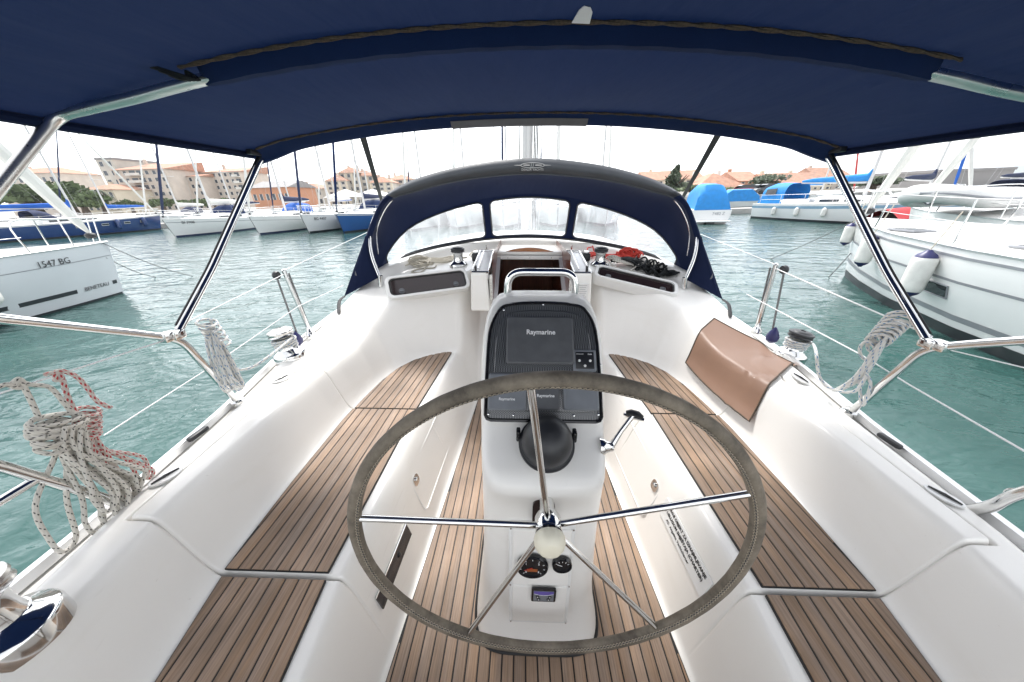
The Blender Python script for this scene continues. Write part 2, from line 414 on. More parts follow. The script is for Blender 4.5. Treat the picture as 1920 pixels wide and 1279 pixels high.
# ------------------------------------------------------------------ mesh builder
class MB:
    def __init__(s):
        s.v = []; s.f = []; s.uv = {}
    def add(s, vs, fs):
        o = len(s.v); s.v += [tuple(p) for p in vs]; s.f += [tuple(i + o for i in f) for f in fs]
        return o
    def box(s, c, d, M=None, bev=0.0):
        """box centred at c with full sizes d; bev cuts all edges with a chamfer"""
        hx, hy, hz = d[0] / 2, d[1] / 2, d[2] / 2
        if bev <= 0:
            vs = [Vector((x, y, z)) for x in (-hx, hx) for y in (-hy, hy) for z in (-hz, hz)]
            fs = [(0, 1, 3, 2), (4, 6, 7, 5), (0, 4, 5, 1), (2, 3, 7, 6), (0, 2, 6, 4), (1, 5, 7, 3)]
        else:
            bm = bmesh.new(); bmesh.ops.create_cube(bm, size=1)
            for q in bm.verts: q.co = Vector((q.co.x * d[0], q.co.y * d[1], q.co.z * d[2]))
            bmesh.ops.bevel(bm, geom=list(bm.edges), offset=min(bev, .45 * min(d)), segments=2, affect='EDGES', profile=.5)
            bm.verts.index_update()
            vs = [q.co.copy() for q in bm.verts]; fs = [[q.index for q in f.verts] for f in bm.faces]; bm.free()
        if M is not None: vs = [M @ p for p in vs]
        c = Vector(c)
        s.add([p + c for p in vs], fs)
        return s
    def tube(s, path, r, n=10, cap=True, uv=False, flat=1.0):
        path = [Vector(p) for p in path]
        rr = r if isinstance(r, (list, tuple)) else [r] * len(path)
        T = []
        for i in range(len(path)):
            a = path[max(0, i - 1)]; b = path[min(len(path) - 1, i + 1)]
            t = (b - a)
            T.append(t.normalized() if t.length > 1e-9 else Vector((0, 0, 1)))
        up = Vector((0, 0, 1)) if abs(T[0].z) < .9 else Vector((0, 1, 0))
        N = (up - T[0] * up.dot(T[0])).normalized()
        rings = []; ln = 0
        for i, p in enumerate(path):
            if i:
                N = N - T[i] * N.dot(T[i])
                N = N.normalized() if N.length > 1e-6 else T[i].orthogonal().normalized()
                ln += (p - path[i - 1]).length
            B = T[i].cross(N)
            o = len(s.v)
            for k in range(n):
                a = 2 * pi * k / n
                s.v.append(tuple(p + N * (cos(a) * rr[i] * flat) + B * (sin(a) * rr[i])))
            rings.append((o, ln))
        for i in range(len(rings) - 1):
            a, la = rings[i]; b, lb = rings[i + 1]
            for k in range(n):
                k2 = (k + 1) % n
                if uv: s.uv[len(s.f)] = ((la, k / n), (la, (k + 1) / n), (lb, (k + 1) / n), (lb, k / n))
                s.f.append((a + k, a + k2, b + k2, b + k))
        if cap:
            s.f.append(tuple(rings[0][0] + k for k in reversed(range(n))))
            s.f.append(tuple(rings[-1][0] + k for k in range(n)))
        return s
    def lathe(s, prof, c=(0, 0, 0), n=28, M=None):
        """profile of (r, z) turned about Z, then M, then moved to c"""
        c = Vector(c); o = len(s.v)
        for r, z in prof:
            for k in range(n):
                a = 2 * pi * k / n
                p = Vector((r * cos(a), r * sin(a), z))
                if M is not None: p = M @ p
                s.v.append(tuple(p + c))
        for i in range(len(prof) - 1):
            for k in range(n):
                k2 = (k + 1) % n
                s.f.append((o + i * n + k, o + i * n + k2, o + (i + 1) * n + k2, o + (i + 1) * n + k))
        if prof[0][0] > 1e-4: s.f.append(tuple(o + k for k in reversed(range(n))))
        if prof[-1][0] > 1e-4: s.f.append(tuple(o + (len(prof) - 1) * n + k for k in range(n)))
        return s
    def grid(s, rows, close_u=False, close_v=False):
        """rows: list of lists of points"""
        o = len(s.v); m = len(rows[0])
        for r in rows: s.v += [tuple(p) for p in r]
        R = len(rows)
        for i in range(R if close_v else R - 1):
            for k in range(m if close_u else m - 1):
                i2 = (i + 1) % R; k2 = (k + 1) % m
                s.f.append((o + i * m + k, o + i * m + k2, o + i2 * m + k2, o + i2 * m + k))
        return s
    def slab(s, rows, th):
        """a grid given thickness along its own normals (th may be a vector)"""
        R, m = len(rows), len(rows[0])
        P = [[Vector(p) for p in r] for r in rows]
        if isinstance(th, Vector):
            Q = [[p + th for p in r] for r in P]
        else:
            Q = []
            for i in range(R):
                q = []
                for k in range(m):
                    du = P[i][min(m - 1, k + 1)] - P[i][max(0, k - 1)]
                    dv = P[min(R - 1, i + 1)][k] - P[max(0, i - 1)][k]
                    n_ = du.cross(dv)
                    n_ = n_.normalized() if n_.length > 1e-9 else Vector((0, 0, 1))
                    q.append(P[i][k] + n_ * th)
                Q.append(q)
        s.grid(P); o1 = len(s.v) - R * m
        s.grid([list(reversed(r)) for r in Q]); o2 = len(s.v) - R * m
        a = lambda i, k: o1 + i * m + k
        b = lambda i, k: o2 + i * m + (m - 1 - k)
        for k in range(m - 1):
            s.f.append((a(0, k + 1), a(0, k), b(0, k), b(0, k + 1)))
            s.f.append((a(R - 1, k), a(R - 1, k + 1), b(R - 1, k + 1), b(R - 1, k)))
        for i in range(R - 1):
            s.f.append((a(i, 0), a(i + 1, 0), b(i + 1, 0), b(i, 0)))
            s.f.append((a(i + 1, m - 1), a(i, m - 1), b(i, m - 1), b(i + 1, m - 1)))
        return s
    def prism(s, poly, off):
        """flat polygon (list of points) extruded by vector off"""
        off = Vector(off); n = len(poly); P = [Vector(p) for p in poly]
        o = s.add(P + [p + off for p in P], [])
        s.f.append(tuple(o + k for k in reversed(range(n))))
        s.f.append(tuple(o + n + k for k in range(n)))
        for k in range(n):
            k2 = (k + 1) % n
            s.f.append((o + k, o + k2, o + n + k2, o + n + k))
        return s
    def build(s, name, mat, parent=None, smooth=True, angle=40, recalc=True):
        me = bpy.data.meshes.new(name)
        me.from_pydata(s.v, [], s.f)
        if s.uv:
            ul = me.uv_layers.new(name='UVMap')
            for fi, co in s.uv.items():
                st = me.polygons[fi].loop_start
                for j, c in enumerate(co): ul.data[st + j].uv = c
        if recalc:
            bm = bmesh.new(); bm.from_mesh(me)
            bmesh.ops.recalc_face_normals(bm, faces=bm.faces); bm.to_mesh(me); bm.free()
        me.validate()
        if smooth:
            me.shade_smooth()
            me.set_sharp_from_angle(angle=radians(angle))
        me.materials.append(MATS[mat] if isinstance(mat, str) else mat)
        return link(bpy.data.objects.new(name, me), parent)

WORLDROOT = set()
def link(o, parent=None):
    COL.objects.link(o)
    if parent is not None:
        o.parent = parent
        if parent.name in WORLDROOT: o.location = -parent.location
    return o

def thing(name, label, cat, loc=(0, 0, 0), rz=0.0, group=None, local=False):
    o = bpy.data.objects.new(name, None)
    COL.objects.link(o)
    o.empty_display_size = .1
    o.location = loc; o.rotation_euler = (0, 0, rz)
    o['label'] = label; o['category'] = cat
    if group: o['group'] = group
    if not local: WORLDROOT.add(o.name)
    return o

def tag(o, label, cat, group=None):
    o['label'] = label; o['category'] = cat
    if group: o['group'] = group
    return o

def crom(pts, n=8):
    """Catmull-Rom through points"""
    P = [Vector(p) for p in pts]
    out = []
    for i in range(len(P) - 1):
        p0 = P[max(0, i - 1)]; p1 = P[i]; p2 = P[i + 1]; p3 = P[min(len(P) - 1, i + 2)]
        for k in range(n):
            t = k / n
            out.append(.5 * ((2 * p1) + (p2 - p0) * t + (2 * p0 - 5 * p1 + 4 * p2 - p3) * t * t + (3 * p1 - p0 - 3 * p2 + p3) * t ** 3))
    out.append(P[-1])
    return out

def bent(pts, r=.08, n=6):
    """polyline with rounded corners"""
    P = [Vector(p) for p in pts]
    out = [P[0]]
    for i in range(1, len(P) - 1):
        a = (P[i - 1] - P[i]); b = (P[i + 1] - P[i])
        q = min(r, a.length * .45, b.length * .45)
        A = P[i] + a.normalized() * q; B = P[i] + b.normalized() * q
        for k in range(n + 1):
            t = k / n
            out.append(A * (1 - t) ** 2 + P[i] * 2 * t * (1 - t) + B * t * t)
    out.append(P[-1])
    return out

def rrect(w, h, r, n=5):
    """rounded rectangle outline, 2-D"""
    out = []
    for cx, cy, a0 in ((w / 2 - r, h / 2 - r, 0), (-w / 2 + r, h / 2 - r, 90), (-w / 2 + r, -h / 2 + r, 180), (w / 2 - r, -h / 2 + r, 270)):
        for k in range(n + 1):
            a = radians(a0 + 90 * k / n)
            out.append((cx + r * cos(a), cy + r * sin(a)))
    return out

def text_mesh(txt, size, M, mat, parent, name='lettering', ext=.0006, align='CENTER', bold=False, sx=1.0, shear=0.0):
    cu = bpy.data.curves.new('t', 'FONT')
    cu.body = txt; cu.size = size; cu.align_x = align; cu.align_y = 'CENTER'; cu.extrude = ext; cu.shear = shear
    if bold: cu.offset = size * .022
    cu.resolution_u = 3
    ob = bpy.data.objects.new('t', cu)
    COL.objects.link(ob)
    bpy.context.view_layer.update()
    me = bpy.data.meshes.new_from_object(ob.evaluated_get(bpy.context.evaluated_depsgraph_get()))
    bpy.data.objects.remove(ob); bpy.data.curves.remove(cu)
    me.transform(M @ Matrix.Diagonal((sx, 1, 1, 1)))
    me.name = name
    me.materials.clear(); me.materials.append(MATS[mat])
    return link(bpy.data.objects.new(name, me), parent)

def frame_at(o, ex, ey):
    """matrix whose x,y axes are ex,ey (orthonormalised), origin o"""
    ex = Vector(ex).normalized(); ey = Vector(ey); ey = (ey - ex * ey.dot(ex)).normalized(); ez = ex.cross(ey)
    M = Matrix((ex, ey, ez)).transposed().to_4x4(); M.translation = Vector(o)
    return M
def basis(z, x=(1, 0, 0)):
    z = Vector(z).normalized(); x = Vector(x); x = (x - z * x.dot(z)).normalized(); y = z.cross(x)
    return Matrix((x, y, z)).transposed()
# ================================================================== the setting: water
def water():
    mb = MB()
    rad = [0.5 * (1.075 ** i) for i in range(130)]
    rad = [r for r in rad if r < 6500]
    n = 160
    rows = [[(r * cos(2 * pi * k / n), r * sin(2 * pi * k / n), 0) for k in range(n)] for r in rad]
    mb.grid(rows, close_u=True)
    mb.f.append(tuple(range(n)))
    o = mb.build('water', 'sea_water', recalc=False)
    o['kind'] = 'structure'
water()

# ================================================================== our own yacht
yacht = thing('sailing_yacht', 'white sailing yacht seen from its own helm, teak cockpit seats and sole', 'yacht', (0, 1, 0))
FLOOR, SEAT = 0.60, 1.00
OUT = np.array([(.90, -1.2), (.91, -.3), (.925, .1), (.95, .33), (.995, .57), (1.01, .9), (1.012, 1.3), (1.0, 1.5), (.975, 1.7), (.93, 1.87), (.86, 1.99), (.77, 2.07), (.67, 2.125), (.56, 2.155), (.42, 2.175), (0, 2.18)])
def xf(y): return np.interp(y, [-.8, .48, 2.1, 3], [.535, .518, .42, .40])
def xi(y): return np.interp(y, [-.8, .33, .57, 1.4, 2.15, 3], [.60, .625, .645, .635, .585, .56])
def xe(y): return xi(y) - .048
def xo(y): return np.interp(y, OUT[:, 1], OUT[:, 0])
def sstep(t):
    t = np.clip(t, 0, 1); return t * t * (3 - 2 * t)
def smin(a, b, k):
    h = np.clip(.5 + .5 * (b - a) / k, 0, 1)
    return b * (1 - h) + a * h - k * h * (1 - h)
def smax(a, b, k): return -smin(-a, -b, k)
def beam(y): return np.interp(y, [-1.2, .46, 1.05, 1.35, 1.6, 2.0, 2.4, 3.2, 4.6], [1.20, 1.295, 1.39, 1.46, 1.52, 1.58, 1.63, 1.68, 1.62])

def xg(y): return 1.155 + .085 * (y - .57)
def sdist(x, y):
    """signed distance to the seat outline, positive outside"""
    d = np.full(x.shape, 1e9)
    for i in range(len(OUT) - 1):
        a = OUT[i]; b = OUT[i + 1]; e = b - a
        t = np.clip(((x - a[0]) * e[0] + (y - a[1]) * e[1]) / (e @ e), 0, 1)
        d = np.minimum(d, np.hypot(x - a[0] - t * e[0], y - a[1] - t * e[1]))
    inside = (x < xo(y)) & (y < 2.18)
    return np.where(inside, -d, d)

def Hf(x, y):
    x = np.abs(np.asarray(x, float)); y = np.asarray(y, float)
    x, y = np.broadcast_arrays(x, y)
    t = (x - xf(y)) / (xe(y) - xf(y))
    bench = FLOOR + smin(smax(.40 * t, 0 * t, .04), .40 + 0 * t, .10)
    bench = smax(bench, FLOOR + .47 * sstep((-.42 - y) / .07), .03)      # helmsman's seat aft, out of view, added to bounce light forward
    d = sdist(x, y)
    slope = 3.0 - 1.0 * sstep((y - 1.5) / .6)
    rise = smax(slope * d, 0 * d, .075)
    # top of the coaming / coachroof
    deck = 1.190 + .012 * np.clip((beam(y) - x) / .2, 0, 1)
    cr = sstep((y - 1.62) / .85)
    crest = 1.247 + (.318 - .085 * np.clip(x / 1.0, 0, 1.2) ** 2) * cr
    crest = crest + .055 * sstep((y - 2.35) / .9)
    edge = np.interp(y, [-1.2, .3, .6, 1.1, 1.5, 2.0, 2.3, 3.2, 4.6], [1.12, 1.175, 1.245, 1.315, 1.40, 1.43, 1.40, 1.33, 1.10])
    wid = np.where(y > 2.0, .13, .09)
    top = deck + (crest - deck) * sstep((edge - x) / wid + .5)
    # step that carries the sprayhood
    el = np.hypot(x / 1.25, np.maximum(y - 2.42, 0) / .98)
    st = sstep((el - .95) / .06) * sstep((y - 2.36) / .2) * sstep((edge - x) / .1)
    top = top + .085 * st
    z = smin(bench + rise, top, .055)
    # lids proud of the moulding (seat + coaming between the two cross seams)
    lid = sstep((y - .562) / .010) * sstep((1.402 - y) / .010) * sstep((xg(y) - x) / .010) * sstep((x - xi(y) + .13) / .05)
    z = z + .007 * lid
    onlid = sstep((x - xi(y) + .13) / .04) * sstep((xg(y) + .006 - x) / .01)
    for ys_ in (.5625, 1.4015):
        z = z - .014 * np.exp(-((y - ys_) / .0034) ** 2) * onlid
    z = z - .014 * np.exp(-((x - xg(y) - .001) / .0045) ** 2) * sstep((y - .555) / .01) * sstep((1.408 - y) / .01)
    # winch pads
    for (wx, wy) in ((1.29, 1.47), (1.07, .22)):
        q = np.hypot(x - wx, y - wy)
        z = np.maximum(z, smin(z + .05, 1.335 + 0 * z, .02)) if False else z + .012 * sstep((.13 - q) / .02)
    return z

_gx = np.arange(-1.9, 1.9001, .01); _gy = np.arange(-1.0, 4.7001, .01)
_G = Hf(*np.meshgrid(_gx, _gy)).tolist()
def H(x, y):
    a = min(max((x + 1.9) / .01, 0), 378.99); c = min(max((y + 1.0) / .01, 0), 568.99)
    i = int(a); j = int(c); a -= i; c -= j
    r0 = _G[j]; r1 = _G[j + 1]
    return (r0[i] * (1 - a) + r0[i + 1] * a) * (1 - c) + (r1[i] * (1 - a) + r1[i + 1] * a) * c
def HP(x, y, up=0.0): return Vector((x, y, H(x, y) + up))
def RH(u, v, up=0.0):
    """where the sight line of a pixel meets the moulding"""
    d = ray(u, v); t = .25; step = .01
    for _ in range(900):
        p = CAM + d * t
        if p.z < H(p.x, p.y) + up: break
        t += step
    lo, hi = t - step, t
    for _ in range(25):
        m = (lo + hi) / 2; p = CAM + d * m
        if p.z < H(p.x, p.y) + up: hi = m
        else: lo = m
    return CAM + d * hi
def HN(x, y, e=.01):
    return Vector((-(H(x + e, y) - H(x - e, y)) / (2 * e), -(H(x, y + e) - H(x, y - e)) / (2 * e), 1)).normalized()

CWX, CWY0, CWY1 = .285, 2.30, 2.98      # companionway opening
def moulding():
    def axis(a, b, h, fine):
        pts = list(np.arange(a, b + h * .5, h))
        for c, w, hh in fine: pts += list(np.arange(c - w, c + w, hh))
        pts = sorted(pts); out = [pts[0]]
        for p in pts[1:]:
            if p - out[-1] > .0018: out.append(p)
        return np.array(out)
    xp = axis(0, 1.0, .011, [(CWX, .004, .004), (.56, .07, .005)])
    # outboard columns run with the gunwale so that its edge stays clean
    ys = axis(-1.75, 4.5, .0135, [(.565, .013, .0022), (1.399, .013, .0022)])
    uo = axis(0, 1, .026, [(.505, .055, .006)])
    rows = []
    for y in ys:
        b = float(beam(y))
        half = np.concatenate([xp, 1.0 + (b - 1.0) * uo[1:]])
        xx = np.concatenate([-half[::-1][:-1], half])
        zz = Hf(xx, np.full(len(xx), y))
        rows.append([(float(a), float(y), float(c)) for a, c in zip(xx, zz)])
    mb = MB(); mb.grid(rows)
    V = mb.v
    mb.f = [f for f in mb.f if not (abs(sum(V[i][0] for i in f) / 4) < CWX and CWY0 < sum(V[i][1] for i in f) / 4 < CWY1)]
    mb.build('cockpit_moulding', 'gelcoat', yacht, recalc=False, angle=75)
    # hull sides below the gunwale with a rubbing strake
    for s in (-1, 1):
        m2 = MB(); m3 = MB(); m4 = MB()
        yy = np.linspace(-1.75, 4.5, 56)
        rr = [[(s * float(beam(y)) * k, float(y), z) for k, z in ((1.0, 1.190), (1.004, 1.155), (.99, .9), (.94, .5), (.86, .1), (.7, -.25))] for y in yy]
        m2.grid(rr if s > 0 else [list(reversed(r)) for r in rr])
        m2.build('topside', 'hull_white', yacht, recalc=False)
        m3.tube([(s * (float(beam(y)) + .006), float(y), 1.165) for y in yy], .016, 8)
        m3.build('rubbing_strake', 'gelcoat_grip', yacht)
        m4.slab([[(s * (float(beam(y)) - .035), float(y), 1.200), (s * (float(beam(y)) - .030), float(y), 1.224), (s * (float(beam(y)) - .012), float(y), 1.224), (s * (float(beam(y)) - .004), float(y), 1.197)] for y in yy], .003)
        m4.build('toe_rail', 'alu', yacht)
moulding()

# ---- teak
def strip(mb, L, Rr, z0, z1):
    """plank between two edge lists of (x,y)"""
    n = len(L); o = len(mb.v)
    c = .0012
    for (a, b) in zip(L, Rr):
        mb.v += [(a[0], a[1], z0), (a[0] + 0, a[1], z1 - c), (a[0] + c, a[1], z1), (b[0] - c, b[1], z1), (b[0], b[1], z1 - c), (b[0], b[1], z0)]
    for i in range(n - 1):
        for k in range(5):
            mb.f.append((o + i * 6 + k, o + i * 6 + k + 1, o + (i + 1) * 6 + k + 1, o + (i + 1) * 6 + k))
    mb.f.append(tuple(o + k for k in range(6)))
    mb.f.append(tuple(o + (n - 1) * 6 + k for k in reversed(range(6))))

def seat_planks(s, y0, y1, lift, part_name):
    zb = SEAT + lift
    ins = lambda y: float(xi(y)) + .006
    outs = lambda y: float(xo(y)) - .018
    ys = np.linspace(y0 + .003, y1 - .003, 40)
    base = MB(); L = []; Rr = []
    for y in ys:
        a, b = ins(y), outs(y)
        if b - a > .006: L.append((s * a if s > 0 else -b, y)); Rr.append((s * b if s > 0 else -a, y))
    strip(base, L, Rr, zb - .02, zb + .006)
    part = base.build(part_name, 'caulk', yacht, smooth=False)
    pit, gap = .0405, .0050
    for k in range(14):
        L = []; Rr = []
        for y in np.linspace(y0 + .004, y1 - .004, 60):
            a = max(ins(y) + k * pit + gap / 2, ins(y) + .003); b = min(ins(y) + (k + 1) * pit - gap / 2, outs(y) - .004)
            if b - a > .0035:
                if s > 0: L.append((a, y)); Rr.append((b, y))
                else: L.append((-b, y)); Rr.append((-a, y))
        if len(L) > 2:
            mb = MB(); strip(mb, L, Rr, zb - .004, zb + .0085)
            mb.build('teak_plank', 'teak', part, smooth=False)
for s in (-1, 1):
    seat_planks(s, -.44, .557, .002, 'seat_teak')
    seat_planks(s, .569, 1.395, .009, 'seat_teak')
    seat_planks(s, 1.408, 2.13, .002, 'seat_teak')

def sole():
    base = MB(); L = []; Rr = []
    for y in np.linspace(-.42, 2.12, 30):
        L.append((-float(xf(y)) + .016, y)); Rr.append((float(xf(y)) - .016, y))
    strip(base, L, Rr, FLOOR - .02, FLOOR + .010)
    part = base.build('sole_teak', 'caulk', yacht, smooth=False)
    pit, gap = .0405, .0050
    for k in range(-14, 14):
        L = []; Rr = []
        for y in np.linspace(-.41, 2.11, 60):
            w = float(xf(y)) - .020
            a = max(k * pit + gap / 2, -w); b = min((k + 1) * pit - gap / 2, w)
            if b - a > .0035: L.append((a, y)); Rr.append((b, y))
        if len(L) > 2:
            mb = MB(); strip(mb, L, Rr, FLOOR, FLOOR + .013)
            mb.build('teak_plank', 'teak', part, smooth=False)
sole()
# ================================================================== steering pedestal
def sring(yr, yf, hw, z, n=56, ex=4.5):
    c = (yr + yf) / 2; hd = (yf - yr) / 2; out = []
    for k in range(n):
        a = 2 * pi * k / n
        ca, sa = cos(a), sin(a)
        out.append(Vector((hw * math.copysign(abs(ca) ** (2 / ex), ca), c + hd * math.copysign(abs(sa) ** (2 / ex), sa), z)))
    return out

ped = thing('steering_pedestal', 'white steering pedestal with black instrument panel behind the wheel', 'pedestal', (0, .8, FLOOR))
PROF = [  # z, rear y, front y, half width, exponent
    (.600, .560, 1.10, .228, 5), (.632, .562, 1.10, .227, 5), (.655, .575, 1.09, .222, 5), (.70, .600, 1.08, .214, 5), (.80, .622, 1.075, .202, 5.5),
    (1.00, .632, 1.075, .191, 6), (1.16, .638, 1.08, .187, 6), (1.235, .634, 1.085, .186, 6), (1.275, .624, 1.09, .185, 5.5), (1.305, .614, 1.095, .185, 5), (1.330, .611, 1.10, .186, 5),
    (1.352, .618, 1.105, .186, 5), (1.372, .655, 1.11, .189, 5.5), (1.395, .705, 1.115, .192, 6), (1.418, .745, 1.12, .195, 6.5), (1.445, .770, 1.125, .197, 7), (1.50, .815, 1.13, .200, 7),
    (1.57, .871, 1.135, .200, 7), (1.64, .927, 1.14, .197, 6.5), (1.69, .967, 1.14, .188, 6), (1.725, .996, 1.138, .172, 5), (1.747, 1.018, 1.13, .150, 4.5), (1.758, 1.045, 1.115, .115, 4)]
mb = MB()
rows = [sring(a[1], a[2], a[3], a[0], ex=a[4]) for a in PROF]
mb.grid(rows, close_u=True)
mb.f.append(tuple(len(mb.v) - 56 + k for k in range(56)))
mb.build('body', 'gelcoat', ped, angle=60)
mb = MB(); pts = sring(.555, 1.105, .232, FLOOR + .012, ex=5); mb.tube(pts + pts[:1], .006, 6, cap=False); mb.build('sealant', 'caulk', ped)

# instrument panel plane
PA = Vector((0, .770, 1.445)); PB = Vector((0, .967, 1.69))
PEY = (PB - PA).normalized(); PEX = Vector((1, 0, 0)); PEZ = PEX.cross(PEY)
if PEZ.y > 0: PEZ = -PEZ
def UPn(u, v):
    d = ray(u, v); t = (PA - CAM).dot(PEZ) / d.dot(PEZ); p = CAM + d * t - PA
    return p.dot(PEX), p.dot(PEY)
def PW(a, b, h=0.0): return PA + PEX * a + PEY * b + PEZ * h
def plate(mb, outline, h0, h1, bev=.002):
    """raised plate on the instrument panel from a 2-D outline"""
    n = len(outline); cx = sum(p[0] for p in outline) / n; cy = sum(p[1] for p in outline) / n
    ins = [(cx + (a - cx) * (1 - bev / max(.01, abs(a - cx) + .02)), cy + (b - cy) * (1 - bev / max(.01, abs(b - cy) + .02))) for a, b in outline]
    o = len(mb.v)
    mb.v += [tuple(PW(a, b, h0)) for a, b in outline] + [tuple(PW(a, b, h1 - bev * .6)) for a, b in outline] + [tuple(PW(a, b, h1)) for a, b in ins]
    for r in range(2):
        for k in range(n):
            k2 = (k + 1) % n
            mb.f.append((o + r * n + k, o + r * n + k2, o + (r + 1) * n + k2, o + (r + 1) * n + k))
    mb.f.append(tuple(o + 2 * n + k for k in range(n)))
def pxrect(u0, v0, u1, v1, r=.01):
    a0, b1 = UPn((u0 + u1) / 2 - (u1 - u0) / 2, v0); a1, b0 = UPn(u1, v1)
    am, bm_ = (a0 + a1) / 2, (b0 + b1) / 2
    return [(am + x, bm_ + y) for x, y in rrect(abs(a1 - a0), abs(b1 - b0), r)], am, bm_, abs(a1 - a0), abs(b1 - b0)

pa = MB()
cor = [UPn(1128, 780), UPn(1131, 690), UPn(1117, 620), UPn(1100, 584), UPn(1075, 573), UPn(1018, 570), UPn(962, 573), UPn(937, 584), UPn(919, 620), UPn(906, 690), UPn(908, 780)]
half = [(abs(cor[i][0]) + abs(cor[10 - i][0])) / 2 for i in range(5)]; hb = [(cor[i][1] + cor[10 - i][1]) / 2 for i in range(5)]
half = [min(h, .178) for h in half]
ol = [(half[i], hb[i]) for i in range(5)] + [(0, cor[5][1])] + [(-half[i], hb[i]) for i in reversed(range(5))]
P3 = crom([Vector((a, b, 0)) for a, b in ol[0:]], 5)
ol2 = [(p.x, p.y) for p in P3]
b0 = ol2[0][1]
# rounded bottom corners
ol2 = [(half[0] - .018, b0 - .016), (half[0] - .006, b0 - .012)] + ol2 + [(-half[0] + .006, b0 - .012), (-half[0] + .018, b0 - .016)]
plate(pa, ol2, -.004, .006)
panel = pa.build('instrument_panel', 'carbon', ped, angle=30)
rim = MB(); pts = [PW(a * .985, b, .008) for a, b in ol2]; rim.tube(pts + pts[:1], .005, 6, cap=False); rim.build('panel_rim', 'black_gloss', panel)
inn = MB(); plate(inn, [(a * .86, (b - .15) * .86 + .155) for a, b in ol2], .004, .012, .004); inn.build('inset', 'carbon', panel, angle=30)
for (u, v) in ((945, 583), (1018, 573), (1097, 583), (914, 683), (1124, 685), (916, 777), (963, 779), (1075, 780), (1121, 778)):
    a, b = UPn(u, v); q = MB(); q.lathe([(.0035, 0), (.0035, .002), (.002, .003), (0, .003)], PW(a, b, .0075), 10, basis(PEZ)); q.build('screw', 'steel', panel)

def cover(u0, v0, u1, v1, h, matname, name, r=.012, label=None):
    ol_, am, bm_, w, hh = pxrect(u0, v0, u1, v1, r)
    q = MB(); plate(q, ol_, .010, h, .006); o = q.build(name, matname, panel, angle=25)
    if label: o['label'] = label
    return o, am, bm_, w, hh
# large display cover with lettering
o1, am, bm_, w, hh = cover(951, 598, 1075, 686, .026, 'grey_dark', 'display_cover', .01, 'large dark grey display cover lettered in white')
def ptext(txt, a, b, h, size, mat='white_print', bold=True, par=None):
    return text_mesh(txt, size, frame_at(PW(a, b, h), PEX, PEY), mat, par or panel, bold=bold)
a, b = UPn(1013, 628); ptext('Raymarine', a, b, .0268, .0215)
o2, am, bm_, w, hh = cover(918, 702, 986, 771, .024, 'grey_plastic', 'display_cover', .006)
a, b = UPn(951, 750); ptext('Raymarine', a, b, .0248, .0115)
o3, am, bm_, w, hh = cover(992, 702, 1048, 771, .022, 'grey_dark', 'display_cover', .006)
a, b = UPn(1022, 744); ptext('Raymarine', a, b, .0228, .0125)
cover(1054, 702, 1121, 771, .024, 'grey_plastic', 'display_cover', .006)
# small remote panel
o4, am, bm_, w, hh = cover(1072, 658, 1117, 699, .018, 'grey_plastic', 'control_panel', .006)
q = MB(); plate(q, [(am + x, bm_ + y) for x, y in rrect(w * .78, hh * .78, .003)], .017, .0186, .0006); q.build('face', 'black_plastic', o4)
for du, dv, mt in ((-.23, -.02, 'red_paint'), (.23, -.02, 'white_print'), (0, -.25, 'white_print')):
    q = MB(); q.lathe([(.0042, 0), (.0042, .002), (.003, .0032), (0, .0034)], PW(am + du * w, bm_ + dv * hh, .0184), 12, basis(PEZ)); q.build('button', 'plate_white' if mt != 'red_paint' else 'fender_white', o4)
q = MB(); q.box((0, 0, 0), (.012, .0016, .0004)); 
for p_, s_ in (((am - .2 * w, bm_ + .28 * hh), 'Q'), ):
    ptext('POWER QUICK', p_[0], p_[1], .0189, .0034, bold=False, par=o4)
a_ = ptext('Quick', am + .22 * w, bm_ + .28 * hh, .0189, .0052, par=o4)

# compass with hood
comp = MB(); KS = .82
CC = Vector((0.006, .695, 1.425)); CZ = Vector((0, -.52, .85)).normalized(); CM = basis(CZ)
comp.lathe([(r_ * KS, z_ * KS) for r_, z_ in [(.070, -.06), (.089, -.03), (.093, -.012), (.093, .006), (.089, .014), (.086, .016)]], CC, 40, CM)
cb = comp.build('compass', 'black_plastic', ped)
q = MB(); q.lathe([(r_ * KS, z_ * KS) for r_, z_ in [(.086, .014), (.0855, .035), (.080, .062), (.068, .086), (.050, .104), (.026, .114), (0, .117)]], CC, 40, CM); q.build('hood', 'black_plastic', cb)
q = MB(); q.lathe([(r_ * KS, z_ * KS) for r_, z_ in [(.0935, -.004), (.0965, 0), (.0965, .006), (.0935, .010)]], CC, 40, CM); q.build('bezel', 'black_plastic', cb)
for s in (-1, 1):
    q = MB(); q.box(CC + Vector((s * .080, .017, .017)), (.012, .026, .034), bev=.004); q.build('pivot', 'black_gloss', cb)
# shaft slot, brown cover behind the hub
q = MB(); q.prism([(x, .616, 1.24 + y) for x, y in rrect(.062, .12, .030)], (0, .04, 0)); q.build('shaft_slot', 'smoked', ped)

